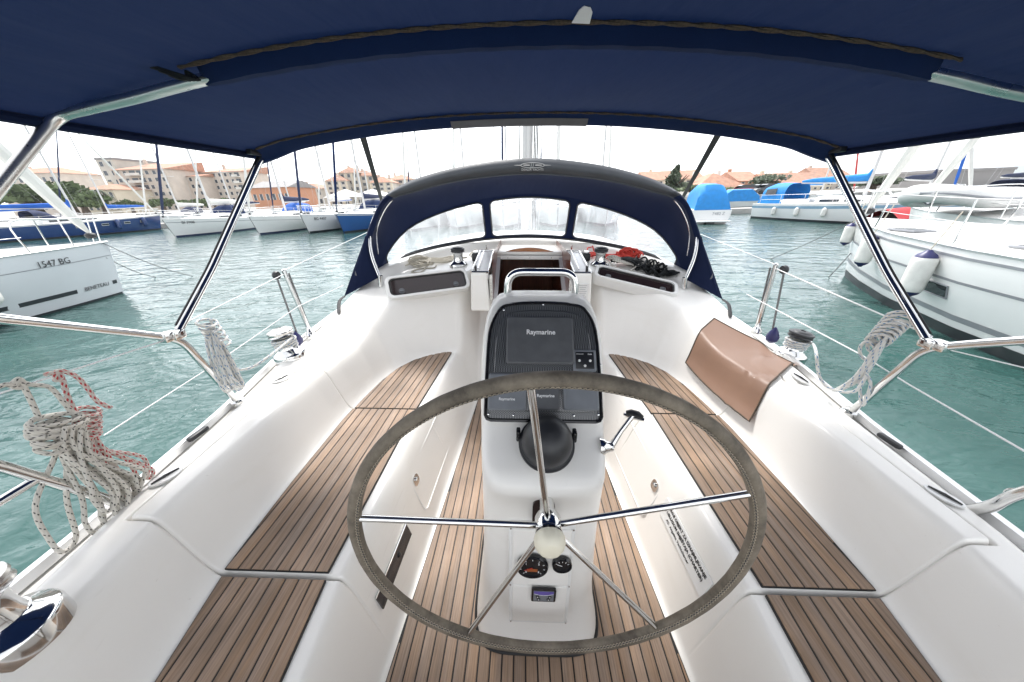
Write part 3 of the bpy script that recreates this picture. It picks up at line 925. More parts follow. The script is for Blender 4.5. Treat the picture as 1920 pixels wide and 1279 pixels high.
# engine gauge panel on the aft face
def gface(z): return .588 + (z - .72) * .085
ztop, zb = 1.185, .735
def gquad(x, z0_, z1_, off): return [(-x, gface(z0_) - off, z0_), (x, gface(z0_) - off, z0_), (x, gface(z1_) - off, z1_), (-x, gface(z1_) - off, z1_)]
gpan = MB(); gpan.prism(gquad(.100, zb, ztop, 0), (0, .05, 0)); gpo = gpan.build('gauge_panel', 'gelcoat_grip', ped, smooth=False)
md_ = gpo.modifiers.new('bevel', 'BEVEL'); md_.width = .006; md_.segments = 3
q = MB(); q.prism(gquad(.088, .93, 1.165, .006), (0, .012, 0)); o_ = q.build('upper_plate', 'gelcoat', gpo, smooth=False); md_ = o_.modifiers.new('bevel', 'BEVEL'); md_.width = .004; md_.segments = 2
q = MB(); q.prism(gquad(.088, .75, .922, .004), (0, .012, 0)); o_ = q.build('lower_plate', 'gelcoat', gpo, smooth=False); md_ = o_.modifiers.new('bevel', 'BEVEL'); md_.width = .004; md_.segments = 2
def GU(u, v):
    p = U(u, v, Y=.608); return U(u, v, Y=gface(p.z) - .006)
GB = basis((0, -1, .02))
def gauge(u, v, r, name):
    p = GU(u, v)
    g = MB(); g.lathe([(r * 1.02, -.004), (r * 1.06, .006), (r * 1.0, .012), (r * .9, .0115), (r * .88, .008), (0, .008)], p + Vector((0, -.006, 0)), 36, GB)
    go = g.build(name, 'black_gloss', gpo)
    return go, p + Vector((0, -.0148, 0))
g1, p1 = gauge(998, 1056, .0465, 'rev_counter'); g2, p2 = gauge(1053, 1053, .0290, 'temperature_gauge')
def tick(mb, p, a, r0, r1, w):
    d = Vector((sin(a), 0, cos(a))); t = Vector((cos(a), 0, -sin(a)))
    mb.prism([p + d * r0 - t * w, p + d * r1 - t * w, p + d * r1 + t * w, p + d * r0 + t * w], (0, -.0006, 0))
q = MB()
for k in range(9): tick(q, p1, radians(-135 + k * 270 / 8), .034, .039, .0009)
q.build('scale_marks', 'white_print', g1)
q = MB(); q.box(p1 + Vector((0, 0, -.012)), (.032, .001, .013)); q.build('display', 'amber', g1)
q = MB(); tick(q, p1, radians(-120), 0, .028, .0013); q.build('needle', 'red_paint', g1)
for k, ch in enumerate('0123'):
    a_ = radians(-135 + k * 90); c_ = p1 + Vector((sin(a_) * .027, -.0007, cos(a_) * .027))
    text_mesh(ch, .011, frame_at(c_, (1, 0, 0), (0, 0, 1)), 'white_print', g1)
q = MB()
for k in range(5): tick(q, p2, radians(-60 + k * 30), .018, .023, .0009)
tick(q, p2, radians(-62), 0, .017, .0011); q.build('scale_marks', 'white_print', g2)
# windlass / thruster switch box
p = GU(1019, 1113)
sw = MB(); sw.prism([p + Vector((x, 0, z)) for x, z in rrect(.078, .066, .005)], (0, -.007, 0)); swo = sw.build('switch_box', 'black_gloss', gpo)
q = MB(); q.prism([p + Vector((x, -.0068, z - .001)) for x, z in rrect(.065, .054, .002)], (0, -.001, 0)); q.build('face', 'grey_plastic', swo)
q = MB(); q.prism([p + Vector((-0.0312, -.0082, 0.0240)), p + Vector((0.0312, -.0082, 0.0240)), p + Vector((0.0312, -.0082, 0.0130)), p + Vector((0.0156, -.0082, 0.0072)), p + Vector((0, -.0082, .0052)), p + Vector((-0.0156, -.0082, 0.0072)), p + Vector((-0.0312, -.0082, 0.0130))], (0, -.0006, 0)); q.build('display', 'lilac', swo)
q = MB(); q.tube(crom([p + Vector((x, -.0086, z)) for x, z in ((-.031, .0123), (-.0156, .0065), (0, .0044), (.0156, .0065), (.031, .0123))], 4), .0007, 5); q.build('trim', 'white_print', swo)
for dx, dz in ((-.0195, -.0026), (.0195, -.0026), (-.0156, -.0163), (.0156, -.0163)):
    q = MB(); q.lathe([(.0058, 0), (.0058, .002), (.0048, .003), (.0040, .0026), (0, .0026)], p + Vector((dx, -.0078, dz)), 12, basis((0, -1, 0))); q.build('button', 'black_plastic', swo)
    q = MB(); q.lathe([(.0019, 0), (.0017, .001), (0, .001)], p + Vector((dx, -.0104, dz)), 8, basis((0, -1, 0))); q.build('symbol', 'white_print', swo)
for (x, z) in ((-.093, zb + .012), (.093, zb + .012), (-.093, ztop - .02), (.093, ztop - .02), (-.094, .925), (.094, .925)):
    q = MB(); q.lathe([(.003, 0), (.0028, .002), (0, .002)], (x, gface(z) - .002, z), 8, basis((0, -1, 0))); q.build('screw', 'steel_worn', gpo)

# grab rail on top
q = MB()
ha = U(957, 553, Y=1.09); hb_ = U(1082, 553, Y=1.09); top = U(1019, 514, Y=1.09).z + .006
hx = (hb_.x - ha.x) / 2
q.tube(bent([(-hx, 1.09, 1.70), (-hx, 1.09, top), (hx, 1.09, top), (hx, 1.09, 1.70)], .055, 8), .0135, 14)
hr = q.build('grab_rail', 'steel', ped)
# engine lever on the starboard side
l0 = U(1142, 838, X=.195); l1 = U(1188, 778, X=.265)
q = MB(); q.lathe([(.026, 0), (.026, .012), (.018, .022), (.014, .04), (0, .04)], l0 + Vector((-.03, 0, 0)), 20, basis((1, 0, 0), (0, 0, 1))); lv = q.build('engine_lever', 'steel', ped)
q = MB(); q.tube([l0 + Vector((.006, 0, 0)), l0 * .5 + l1 * .5, l1], [.010, .007, .0075], 10); q.build('arm', 'steel', lv)
dirl = (l1 - l0).normalized()
q = MB(); q.tube([l1 + Vector((-.020, .006, .002)), l1 + Vector((-.008, .002, .006)), l1 + Vector((.012, -.004, .004)), l1 + Vector((.024, -.010, -.002))], [.008, .012, .012, .007], 10, flat=.7); q.build('grip', 'black_plastic', lv)
q = MB(); q.tube([l1 + Vector((-.026, .008, -.004)), l1 + Vector((-.004, .002, -.006)), l1 + Vector((.028, -.012, -.008))], [.006, .012, .008], 10, flat=.6); q.build('grip_rim', 'steel', lv)

# ================================================================== steering wheel
WC = Vector((0.006, .488, 1.294)); RW = .466
whl = thing('helm_wheel', 'large steering wheel with grey leather rim and five steel spokes', 'steering wheel', (WC.x, WC.y, WC.z - RW))
q = MB(); n = 140
rimp = [WC + Vector((RW * cos(2 * pi * k / n), 0, RW * sin(2 * pi * k / n))) for k in range(n)]
rings = []
for k in range(n):
    a = 2 * pi * k / n; e = Vector((cos(a), 0, sin(a))); r_ = .0152 * (1 + .025 * sin(a * 5) + .015 * sin(a * 37))
    rings.append([WC + e * (RW + r_ * cos(b)) + Vector((0, -r_ * sin(b), 0)) for b in [2 * pi * j / 14 for j in range(14)]])
q.grid(rings, close_u=True, close_v=True)
rim_o = q.build('rim', 'leather', whl)
q = MB()                                 # cross stitching along the inner side of the rim
ns = 300
def onrim(a, b, h=.0162): 
    e = Vector((cos(a), 0, sin(a))); return WC + e * (RW + h * cos(b)) + Vector((0, -h * sin(b), 0))
for k in range(ns):
    a = 2 * pi * k / ns; da = 2 * pi / ns
    q.tube([onrim(a, pi * .80), onrim(a + da * .5, pi * .735, .0164), onrim(a + da, pi * .67)], .0011, 4)
    q.tube([onrim(a + da, pi * .80, .0165), onrim(a + da * .5, pi * .735, .0168), onrim(a, pi * .67, .0165)], .0011, 4)
st = q.build('stitching', 'cord_tan', rim_o)
q = MB(); q.tube([onrim(2 * pi * k / 200, pi * .735, .0154) for k in range(201)], .0022, 5, cap=False); q.build('seam', 'black_plastic', rim_o)
HUB = WC + Vector((0, .055, 0))
for k in range(5):
    a = radians(90 + 7.3 + 72 * k); e = Vector((cos(a), 0, sin(a)))
    q = MB(); q.tube([HUB + e * .02 + Vector((0, -.002, 0)), WC + e * (RW - .012)], .0078, 12); q.build('spoke', 'steel', whl)
q = MB(); q.lathe([(.020, -.10), (.020, -.03), (.030, -.028), (.034, -.020), (.034, .012), (.031, .018), (.020, .02)], HUB, 30, basis((0, -1, 0))); hubo = q.build('hub', 'steel', whl)
q = MB()
prof = [(.031, .018), (.0345, .022), (.0345, .030)]
q.lathe(prof, HUB, 30, basis((0, -1, 0))); q.build('ring', 'black_gloss', hubo)
q = MB(); M_ = basis((0, -1, 0)); rows = []
for z, r in ((.029, .036), (.034, .0375), (.046, .037), (.056, .034), (.060, .0305), (.066, .026), (.068, .020), (.0675, 0.0005)):
    rows.append([M_ @ Vector((cos(a) * r * (1 + (.035 if .03 < z < .058 else 0) * (1 if int(j) % 6 < 4 else 0)), sin(a) * r * (1 + (.035 if .03 < z < .058 else 0) * (1 if int(j) % 6 < 4 else 0)), z)) + HUB for j, a in enumerate([2 * pi * i / 60 for i in range(60)])])
q.grid(rows, close_u=True); q.build('clutch_nut', 'ivory', whl)
# ================================================================== bimini
bim = thing('bimini_top', 'navy blue canvas bimini on steel hoops spread over the cockpit', 'bimini', (0, .6, 1.25))
BW = 1.37
def bz(x, y):
    zc = np.interp(y, [-1.6, -.9, 0, 1.0, 1.72], [2.36, 2.42, 2.455, 2.440, 2.416])
    s = abs(x) / 1.32
    sag = .014 * sin(pi * min(1, max(0, (y - 1.0) / .7))) * (1 - s * s) if y > 1.0 else .016 * sin(pi * min(1, max(0, y + .0))) * (1 - s * s)
    return float(zc) - float(np.interp(y, [0, 1.0, 1.7], [.165, .155, .125])) * s ** 2.1 - .02 * max(0, s - .9) * 10 * .5 - sag
q = MB(); rows = []
for y in np.linspace(-.30, 1.735, 64):
    rows.append([(x, float(y), bz(x, float(y)) + .004 * sin(7 * x + 3 * y) * sin(5 * y) * (1 - (abs(x) / BW) ** 4)) for x in np.linspace(-BW, BW, 70)])
q.grid(rows)
can = q.build('canopy', 'canvas_navy', bim, recalc=False)
for s in (-1, 1):                       # rolled side hem
    q = MB(); q.tube([(s * (BW + .0), float(y), bz(BW, float(y)) - .012) for y in np.linspace(-.30, 1.70, 36)], .014, 8, flat=1.0); q.build('side_hem', 'canvas_navy', can)
# front hoop in its pocket
hoopf = [(x, 1.725, bz(x, 1.725) - .018) for x in np.linspace(-1.335, 1.335, 60)]
q = MB(); q.tube(hoopf, .0125, 10); q.build('front_hoop', 'steel', bim)
q = MB(); rows = []
for x in np.linspace(-1.365, 1.365, 80):
    z = bz(x, 1.725) + .002; d_ = .040 + .010 * sstep((abs(x) - 1.1) / .2)
    rows.append([(x, 1.66, bz(x, 1.66) - .004), (x, 1.69, z - .022), (x, 1.715, z - d_), (x, 1.735, z - d_), (x, 1.748, z - .026), (x, 1.742, z + .001)])
q.grid(rows); q.build('front_pocket', 'canvas_hem', can)
q = MB(); rows = []                      # worn grey patch on the middle of the pocket
for x in np.linspace(-.40, .22, 24):
    z = bz(x, 1.725) + .002
    rows.append([(x, 1.688, z - .023), (x, 1.712, z - .0425), (x, 1.736, z - .0425)])
q.slab(rows, .0015); q.build('grey_patch', 'hazy_strip', can)
def lacing(name, x0, x1, y, dz, r, amp, parent):
    q = MB(); xs = np.linspace(x0, x1, 260)
    for ph in (0, pi):
        q.tube([(x, y + amp * sin(x * 46 + ph), bz(x, y) - dz - .002 * cos(x * 46 + ph)) for x in xs], r, 5, uv=True)
    q.build(name, 'cord_brown', parent)
lacing('front_lacing', -1.31, 1.32, 1.652, .008, .0030, .003, can)
# middle hoop: bare tube at both sides, canvas pocket between
MY = 1.0
def mz(x): return bz(x, MY) - .026
legL = [U(0, 372, X=-1.385), U(112, 212, X=-1.315)]
cz = mz(1.16)
for s in (-1, 1):
    path = bent([(s * 1.40, .42, 1.58), (s * 1.415, .80, 2.03), (s * 1.352, 1.0, 2.268)] + [(s * x_, MY, mz(x_)) for x_ in np.linspace(1.1, 0, 12)], .045, 8)
    q = MB(); q.tube(path, .0135, 12); q.build('middle_hoop', 'steel_tube', bim)
    q = MB(); sl_ = [Vector((s * 1.40, .45, 1.62)), Vector((s * 1.413, .79, 2.04)), Vector((s * 1.358, .985, 2.28))]
    q.tube([p + Vector((-s * .0, .022, .0)) for p in bent(sl_, .06, 6)], .011, 8); q.build('strap', 'strap', bim)
q = MB(); rows = []
for x in np.linspace(-.90, .93, 80):
    z = bz(x, MY); w = .0008 * sin(x * 55); g = float(sstep((x + .905) / .05) * sstep((.935 - x) / .05)); g = .55 + .45 * g
    rows.append([(x, MY - .030 * g, z - .004), (x, MY - .024 * g, z - .024), (x, MY - .010 * g, z - .041 + w), (x, MY + .010 * g, z - .042 + w), (x, MY + .026 * g, z - .026), (x, MY + .036 * g, z - .004)])
q.grid(rows); q.build('middle_pocket', 'canvas_hem', can)
lacing('middle_lacing', -.93, .95, MY - .036, .008, .0032, .0024, can)
q = MB()
for s in (-1,): 
    for k in range(4):
        a = Vector((-.92, MY - .03, mz(.92) + .01)); q.tube(crom([a, a + Vector((.01 * k, -.01, -.02)), a + Vector((-.03 - .02 * k, -.02, -.012 + .008 * k))], 5), .004, 6)
q.build('cord_end', 'rope_black', can)
q = MB(); c_ = U(1040, 52, Y=.94)         # scrap of pale tape
q.prism([(.035, .935, mz(0) + .005), (.075, .935, mz(0) + .003), (.078, .925, mz(0) + .018), (.064, .915, mz(0) + .034), (.058, .912, mz(0) + .024), (.048, .92, mz(0) + .020)], (0, -.002, -.002)); q.build('tape_scrap', 'white_print', can)
# front hoop legs
for s in (-1, 1):
    base = Vector((s * 1.315, 1.02, 1.622)); knee = Vector((s * 1.322, 1.235, 1.80)); tip = Vector((s * 1.335, 1.725, bz(1.30, 1.725) - .022))
    q = MB(); q.tube(bent([base, knee, tip], .05, 6), .0125, 12); lg = q.build('front_leg', 'steel', bim)
    q = MB(); q.tube([p + Vector((s * .010, -.009, .004)) for p in bent([base * .92 + knee * .08, knee, tip * .99 + knee * .01], .05, 6)], .0048, 8); q.build('strap', 'strap', lg)
    q = MB(); q.box(tip + Vector((s * .0, -.045, .0)), (.03, .09, .022), bev=.005); q.build('end_fitting', 'black_plastic', lg)
    q = MB(); q.box(base + Vector((0, -.01, -.01)), (.03, .045, .035), bev=.008); q.build('hinge', 'steel', lg)
# straps holding the bimini forward
for s in (-1, 1):
    a = Vector((s * .84, 1.745, bz(.84, 1.73) - .02)); b_ = U(718, 385, Y=3.6); b_.x = s * abs(b_.x)
    q = MB(); ex = Vector((.0, 1, 0)); w_ = Vector((.016, 0, 0)); t_ = Vector((0, .0015, .0015))
    q.prism([a - w_, a + w_, b_ + w_, b_ - w_], t_ * 1.5); q.build('tension_strap', 'strap', bim)

# ================================================================== sprayhood
hood = thing('sprayhood', 'dark navy sprayhood with three clear windows over the companionway', 'sprayhood', (0, 2.9, 1.6))
def half_curve(px, n=40, front=False):
    P = [U(u, v, Y=y) for u, v, y in px]
    P = [Vector((abs(p.x), p.y, p.z)) for p in P]; P[0].x = 0
    ext = [Vector((-P[1].x, P[1].y, P[1].z))] + P
    C = crom(ext, 24)[24:]
    # resample by arc length
    L = [0]
    for i in range(1, len(C)): L.append(L[-1] + (C[i] - C[i - 1]).length)
    out = []
    for k in range(n + 1):
        t = L[-1] * k / n
        i = max(j for j in range(len(L)) if L[j] <= t + 1e-9); i = min(i, len(C) - 2)
        f = (t - L[i]) / max(1e-9, L[i + 1] - L[i]); out.append(C[i].lerp(C[i + 1], min(1, f)))
    return out
def full(c): return [Vector((-p.x, p.y, p.z)) for p in reversed(c[1:])] + c
A = full(half_curve([(987, 297, 2.60), (900, 306, 2.60), (820, 323, 2.59), (760, 344, 2.58), (720, 370, 2.56), (698, 410, 2.54), (682, 455, 2.48), (664, 505, 2.40), (648, 553, 2.30)]))
ALOW = full(half_curve([(987, 327, 2.585), (900, 334, 2.585), (830, 346, 2.575), (775, 361, 2.565), (738, 372, 2.56), (716, 392, 2.545), (699, 440, 2.50), (682, 490, 2.42), (668, 545, 2.34)]))
W = full(half_curve([(987, 364, 3.18), (905, 374, 3.15), (830, 394, 3.08), (768, 424, 2.98), (733, 462, 2.86), (718, 496, 2.72), (712, 520, 2.62)]))
B = full(half_curve([(987, 446, 3.38), (905, 451, 3.33), (830, 464, 3.22), (770, 481, 3.05), (735, 497, 2.87), (722, 508, 2.74), (716, 530, 2.64)]))
for c in (B,):
    for p in c: p.z = max(p.z, H(p.x, p.y) + .004) if abs(p.x) < 1.2 else p.z
NA = len(A)
q = MB(); rows = []                      # roof and sides
for j in range(13):
    t = j / 12
    rows.append([ALOW[i].lerp(W[i], t) + Vector((0, 0, .075 * sin(pi * t) * (1 - (abs(i - NA // 2) / (NA / 2)) ** 2))) + Vector((math.copysign(.05, i - NA // 2) * sin(pi * t) * (abs(i - NA // 2) / (NA / 2)) ** 2, 0, 0)) for i in range(NA)])
q.grid(rows); roof = q.build('roof', 'canvas_hood', hood)
q = MB(); rows = []                      # grey vinyl grab-rail cover on the aft edge
for j in range(9):
    t = j / 8
    rows.append([A[i].lerp(ALOW[i], t) + Vector((0, -.028 * sin(pi * t), .004 * sin(pi * t))) for i in range(NA)])
mid = NA // 2
rows1 = [r[mid - 23:mid + 24] for r in rows]
q.grid(rows1); band = q.build('aft_band', 'vinyl_grey', hood)
q = MB(); q.grid([r[:mid - 22] for r in rows]); q.build('side_edge', 'canvas_hood', hood)
q = MB(); q.grid([r[mid + 22:] for r in rows]); q.build('side_edge', 'canvas_hood', hood)
q = MB(); q.tube([ALOW[i] + Vector((0, -.004, 0)) for i in range(mid - 23, mid + 24)], .004, 6); q.build('piping', 'vinyl_grey', band)
# emblem on the band
ec = A[mid].lerp(ALOW[mid], .50) + Vector((0, -.0335, .002))
EX = Vector((1, 0, 0)); EY = (A[mid] - ALOW[mid]).normalized()
q = MB(); el = lambda r1, r2, sx=0: [ec + EX * (r1 * cos(2 * pi * k / 40) + sx) + EY * (r2 * sin(2 * pi * k / 40)) for k in range(41)]
q.tube(el(.084, .016), .0024, 5); q.tube([ec - EX * .13, ec - EX * .082], [.0008, .0022], 5); q.tube([ec + EX * .082, ec + EX * .13], [.0022, .0008], 5)
q.tube([ec - EX * .006 + EY * .016, ec - EX * .012 - EY * .016], .0016, 5); q.tube([ec + EX * .008 + EY * .016, ec + EX * .002 - EY * .016], .0016, 5)
q.tube([ec - EX * .065, ec - EX * .02], .003, 5); q.tube([ec + EX * .02, ec + EX * .065], .003, 5)
q.build('emblem', 'emblem_grey', band)
text_mesh('DEALER YACHTS', .021, frame_at(ec - EY * .028 + Vector((0, -.001, 0)), EX, EY), 'emblem_grey', band, bold=False)
# window panel: canvas frame with three clear panes
q = MB(); panes = [[], [], []]
rows = []
NT = 12
for j in range(NT + 1):
    t = j / NT
    rows.append([W[i].lerp(B[i], t) + Vector((0, .035 * sin(pi * t), 0)) for i in range(NA)])
def ptof(i, t):
    i0 = int(max(0, min(NA - 2, math.floor(i)))); f = i - i0
    return (W[i0].lerp(W[i0 + 1], f)).lerp(B[i0].lerp(B[i0 + 1], f), t) + Vector((0, .035 * sin(pi * t), 0))
def ix_of(x):
    """index along the hoop whose lower edge reaches x"""
    for i in range(mid, NA - 1):
        if W[i + 1].x >= x: return i + (x - W[i].x) / (W[i + 1].x - W[i].x)
    return NA - 1
cuts = []
c0 = ix_of(.375) - mid; c1 = ix_of(.445) - mid; c2 = (NA - 1 - mid) * .88
def paneoutline(i0, i1, t0, t1, skew=True, n=14):
    out = []
    def corner(ci, ct, a0):
        ri = min(1.2, (i1 - i0) * .3); rt = .10
        for k in range(5):
            a = a0 + pi / 2 * k / 4
            out.append((ci + ri * cos(a), ct + rt * sin(a)))
    ri = min(1.2, (i1 - i0) * .3); rt = .10
    corner(i1 - ri, t1 - rt, 0)
    for k in range(1, 10): out.append((i1 - ri + (i0 + 2 * ri - i1) * k / 10, t1))
    corner(i0 + ri, t1 - rt, pi / 2); corner(i0 + ri, t0 + rt, pi)
    for k in range(1, 10): out.append((i0 + ri + (i1 - i0 - 2 * ri) * k / 10, t0))
    corner(i1 - ri, t0 + rt, -pi / 2)
    return out
def inpoly(x, y, poly):
    r = False; n_ = len(poly)
    for k in range(n_):
        x1, y1 = poly[k]; x2, y2 = poly[(k + 1) % n_]
        if (y1 > y) != (y2 > y) and x < (x2 - x1) * (y - y1) / (y2 - y1) + x1: r = not r
    return r
OUTL = [paneoutline(mid - c0, mid + c0, .07, .93), paneoutline(mid + c1, mid + c2, .06, .93), paneoutline(mid - c2, mid - c1, .06, .93)]
# fine grid, cells inside the outlines left open for the panes
fi = [k * .2 for k in range(int((NA - 1) / .2) + 1)]; ft = [k / 60 for k in range(61)]
fr = [[ptof(i, t) for i in fi] for t in ft]
q = MB(); q.grid(fr); m_ = len(fi)
keep = []
for idx, f in enumerate(q.f):
    r_, c_ = divmod(idx, m_ - 1)
    ci = (fi[c_] + fi[c_ + 1]) / 2; ct = (ft[r_] + ft[r_ + 1]) / 2
    if not any(inpoly(ci, ct, o_) for o_ in OUTL): keep.append(f)
q.f = keep
wp = q.build('window_panel', 'canvas_hood', hood)
for o_ in OUTL:
    i0 = min(p[0] for p in o_); i1 = max(p[0] for p in o_); t0 = min(p[1] for p in o_); t1 = max(p[1] for p in o_)
    q = MB(); q.grid([[ptof(i0 + (i1 - i0) * k / 30, t0 + (t1 - t0) * j / 12) + Vector((0, .006, 0)) for k in range(31)] for j in range(13)])
    q.build('clear_pane', 'clear_vinyl', wp)
    q = MB(); pts = [ptof(a, b) + Vector((0, -.003, 0)) for a, b in o_]; q.tube(pts + pts[:1], .0075, 6, cap=False); q.build('pane_binding', 'vinyl_grey', wp)
q = MB(); q.tube([p + Vector((0, -.01, .004)) for p in B[3:-3]], .010, 8); q.build('base_rope', 'black_plastic', wp)
# steel bow inside the aft edge, side wings, boot straps
for s in (-1, 1):
    bow = [U(u, v, Y=y) for u, v, y in ((735, 366, 2.60), (712, 395, 2.57), (697, 435, 2.53), (700, 478, 2.47), (717, 524, 2.42))]
    bow = [Vector((s * abs(p.x), p.y - .03, p.z)) for p in bow]
    q = MB(); q.tube(crom(bow, 8), .0125, 10); bo = q.build('steel_bow', 'steel', hood)
    q = MB(); q.tube([bow[-1] + Vector((0, 0, .035)), bow[-1] + Vector((s * .01, 0, -.05))], .019, 10); q.build('bow_foot', 'steel', bo)
    q = MB(); bw2 = [p + Vector((-s * .03, .05, 0)) for p in bow[:-1]]; q.tube(crom(bw2, 8), .0045, 6); q.build('zip', 'steel_worn', bo)
    # wing hanging outboard of the bow
    up = [Vector((s * abs(p.x), p.y, p.z)) for p in (U(690, 440, Y=2.5), U(697, 480, Y=2.46), U(712, 520, Y=2.42))]
    lo = [Vector((s * abs(p.x), p.y, p.z)) for p in (U(686, 445, Y=2.48), U(664, 505, Y=2.38), U(646, 556, Y=2.28))]
    q = MB(); rows = []
    for j in range(8):
        t = j / 7; k = t * 2; i0 = min(1, int(k)); f = k - i0
        a = up[i0].lerp(up[i0 + 1], f); b_ = lo[i0].lerp(lo[i0 + 1], f)
        rows.append([a.lerp(b_, m / 6) + Vector((0, -.02 * sin(pi * m / 6), 0)) for m in range(7)])
    q.slab(rows, .004); q.build('side_wing', 'canvas_hood', hood)
    q = MB(); c_ = U(668, 515, Y=2.365); c_ = Vector((s * abs(c_.x), c_.y - .012, c_.z)); q.prism([c_ + Vector((-.012, 0, -.03)), c_ + Vector((.014, 0, -.03)), c_ + Vector((.004, 0, .03))], (0, -.002, 0)); q.tube([c_ + Vector((-.018, 0, -.035)), c_ + Vector((.018, 0, -.035))], .003, 5); q.build('sail_print', 'hazy_strip', hood)
    e0 = Vector((s * abs(U(646, 556, Y=2.28).x), 2.28, U(646, 556, Y=2.28).z)); e1 = HP(s * 1.33, 2.02, .01)
    q = MB(); q.tube(crom([e0, e0.lerp(e1, .4) + Vector((s * .02, 0, .01)), e1], 6), [.008] + [.012] * 11 + [.006], 8, flat=.4); q.build('lashing_strap', 'strap', hood)
# ================================================================== bulkhead windows, companionway, cabin top gear
def aft_face(u0, v0, u1, v1, y, n):
    pass
def cabin_window(s):
    """long smoked opening window in the sloping bulkhead"""
    # corners read off the port window, mirrored to starboard
    c = [RH(u, v) for u, v in ((745, 556), (862, 538), (861, 514), (742, 538))] if s < 0 else [RH(u, v) for u, v in ((1253, 552), (1126, 531), (1128, 512), (1252, 538))]
    m = sum(c, Vector()) / 4
    ex = ((c[1] - c[0]) + (c[2] - c[3])).normalized()
    if ex.x < 0: ex = -ex
    N = HN(m.x, m.y, .04); N.z = max(N.z, .15); N.normalize()
    ex = (ex - N * ex.dot(N)).normalized(); ey = N.cross(ex)
    w, h = (.56, .135)
    off = max(N.dot(Vector((p.x, p.y, H(p.x, p.y))) - m) - 0 for p in [m + ex * (a * (w + .055) / 2) + ey * (b * (h + .05) / 2) for a in [k / 10 for k in range(-10, 11)] for b in [k / 6 for k in range(-6, 7)]])
    m = m + N * (max(0, off) + .004)
    M = frame_at(m, ex, ey)
    f = MB(); o1 = rrect(w + .055, h + .05, .05, 8); o2 = rrect(w, h, .035, 8); n = len(o1)
    vs_ = [M @ Vector((a, b, -.06)) for a, b in o1] + [M @ Vector((a, b, .004)) for a, b in o1] + [M @ Vector((a * .985, b * .94, .016)) for a, b in o1] + [M @ Vector((a * 1.01, b * 1.03, .016)) for a, b in o2] + [M @ Vector((a, b, -.002)) for a, b in o2]
    fs = []
    for r in range(4):
        for k in range(n):
            k2 = (k + 1) % n; fs.append((r * n + k, r * n + k2, (r + 1) * n + k2, (r + 1) * n + k))
    f.add(vs_, fs); fo = f.build('cabin_window', 'gelcoat_grip', yacht)
    p = MB(); p.prism([M @ Vector((a, b, -.01)) for a, b in o2], N * .012); p.build('pane', 'smoked', fo, angle=30)
    q = MB(); q.tube([M @ Vector((a * .985, b * .95, .004)) for a, b in o2] + [M @ Vector((o2[0][0] * .985, o2[0][1] * .95, .004))], .006, 6, cap=False); q.build('gasket', 'rubber', fo)
    for dx in (-.2, .2):
        q = MB(); q.lathe([(.022, 0), (.022, .005), (.016, .008), (0, .009)], M @ Vector((dx, -.035, .002)), 18, basis(N)); k_ = q.build('knob', 'grey_dark', fo)
        q = MB(); q.box(M @ Vector((dx, -.035, .013)), (.03, .006, .008), M.to_3x3()); q.build('turn_handle', 'grey_plastic', k_)
for s in (-1, 1): cabin_window(s)

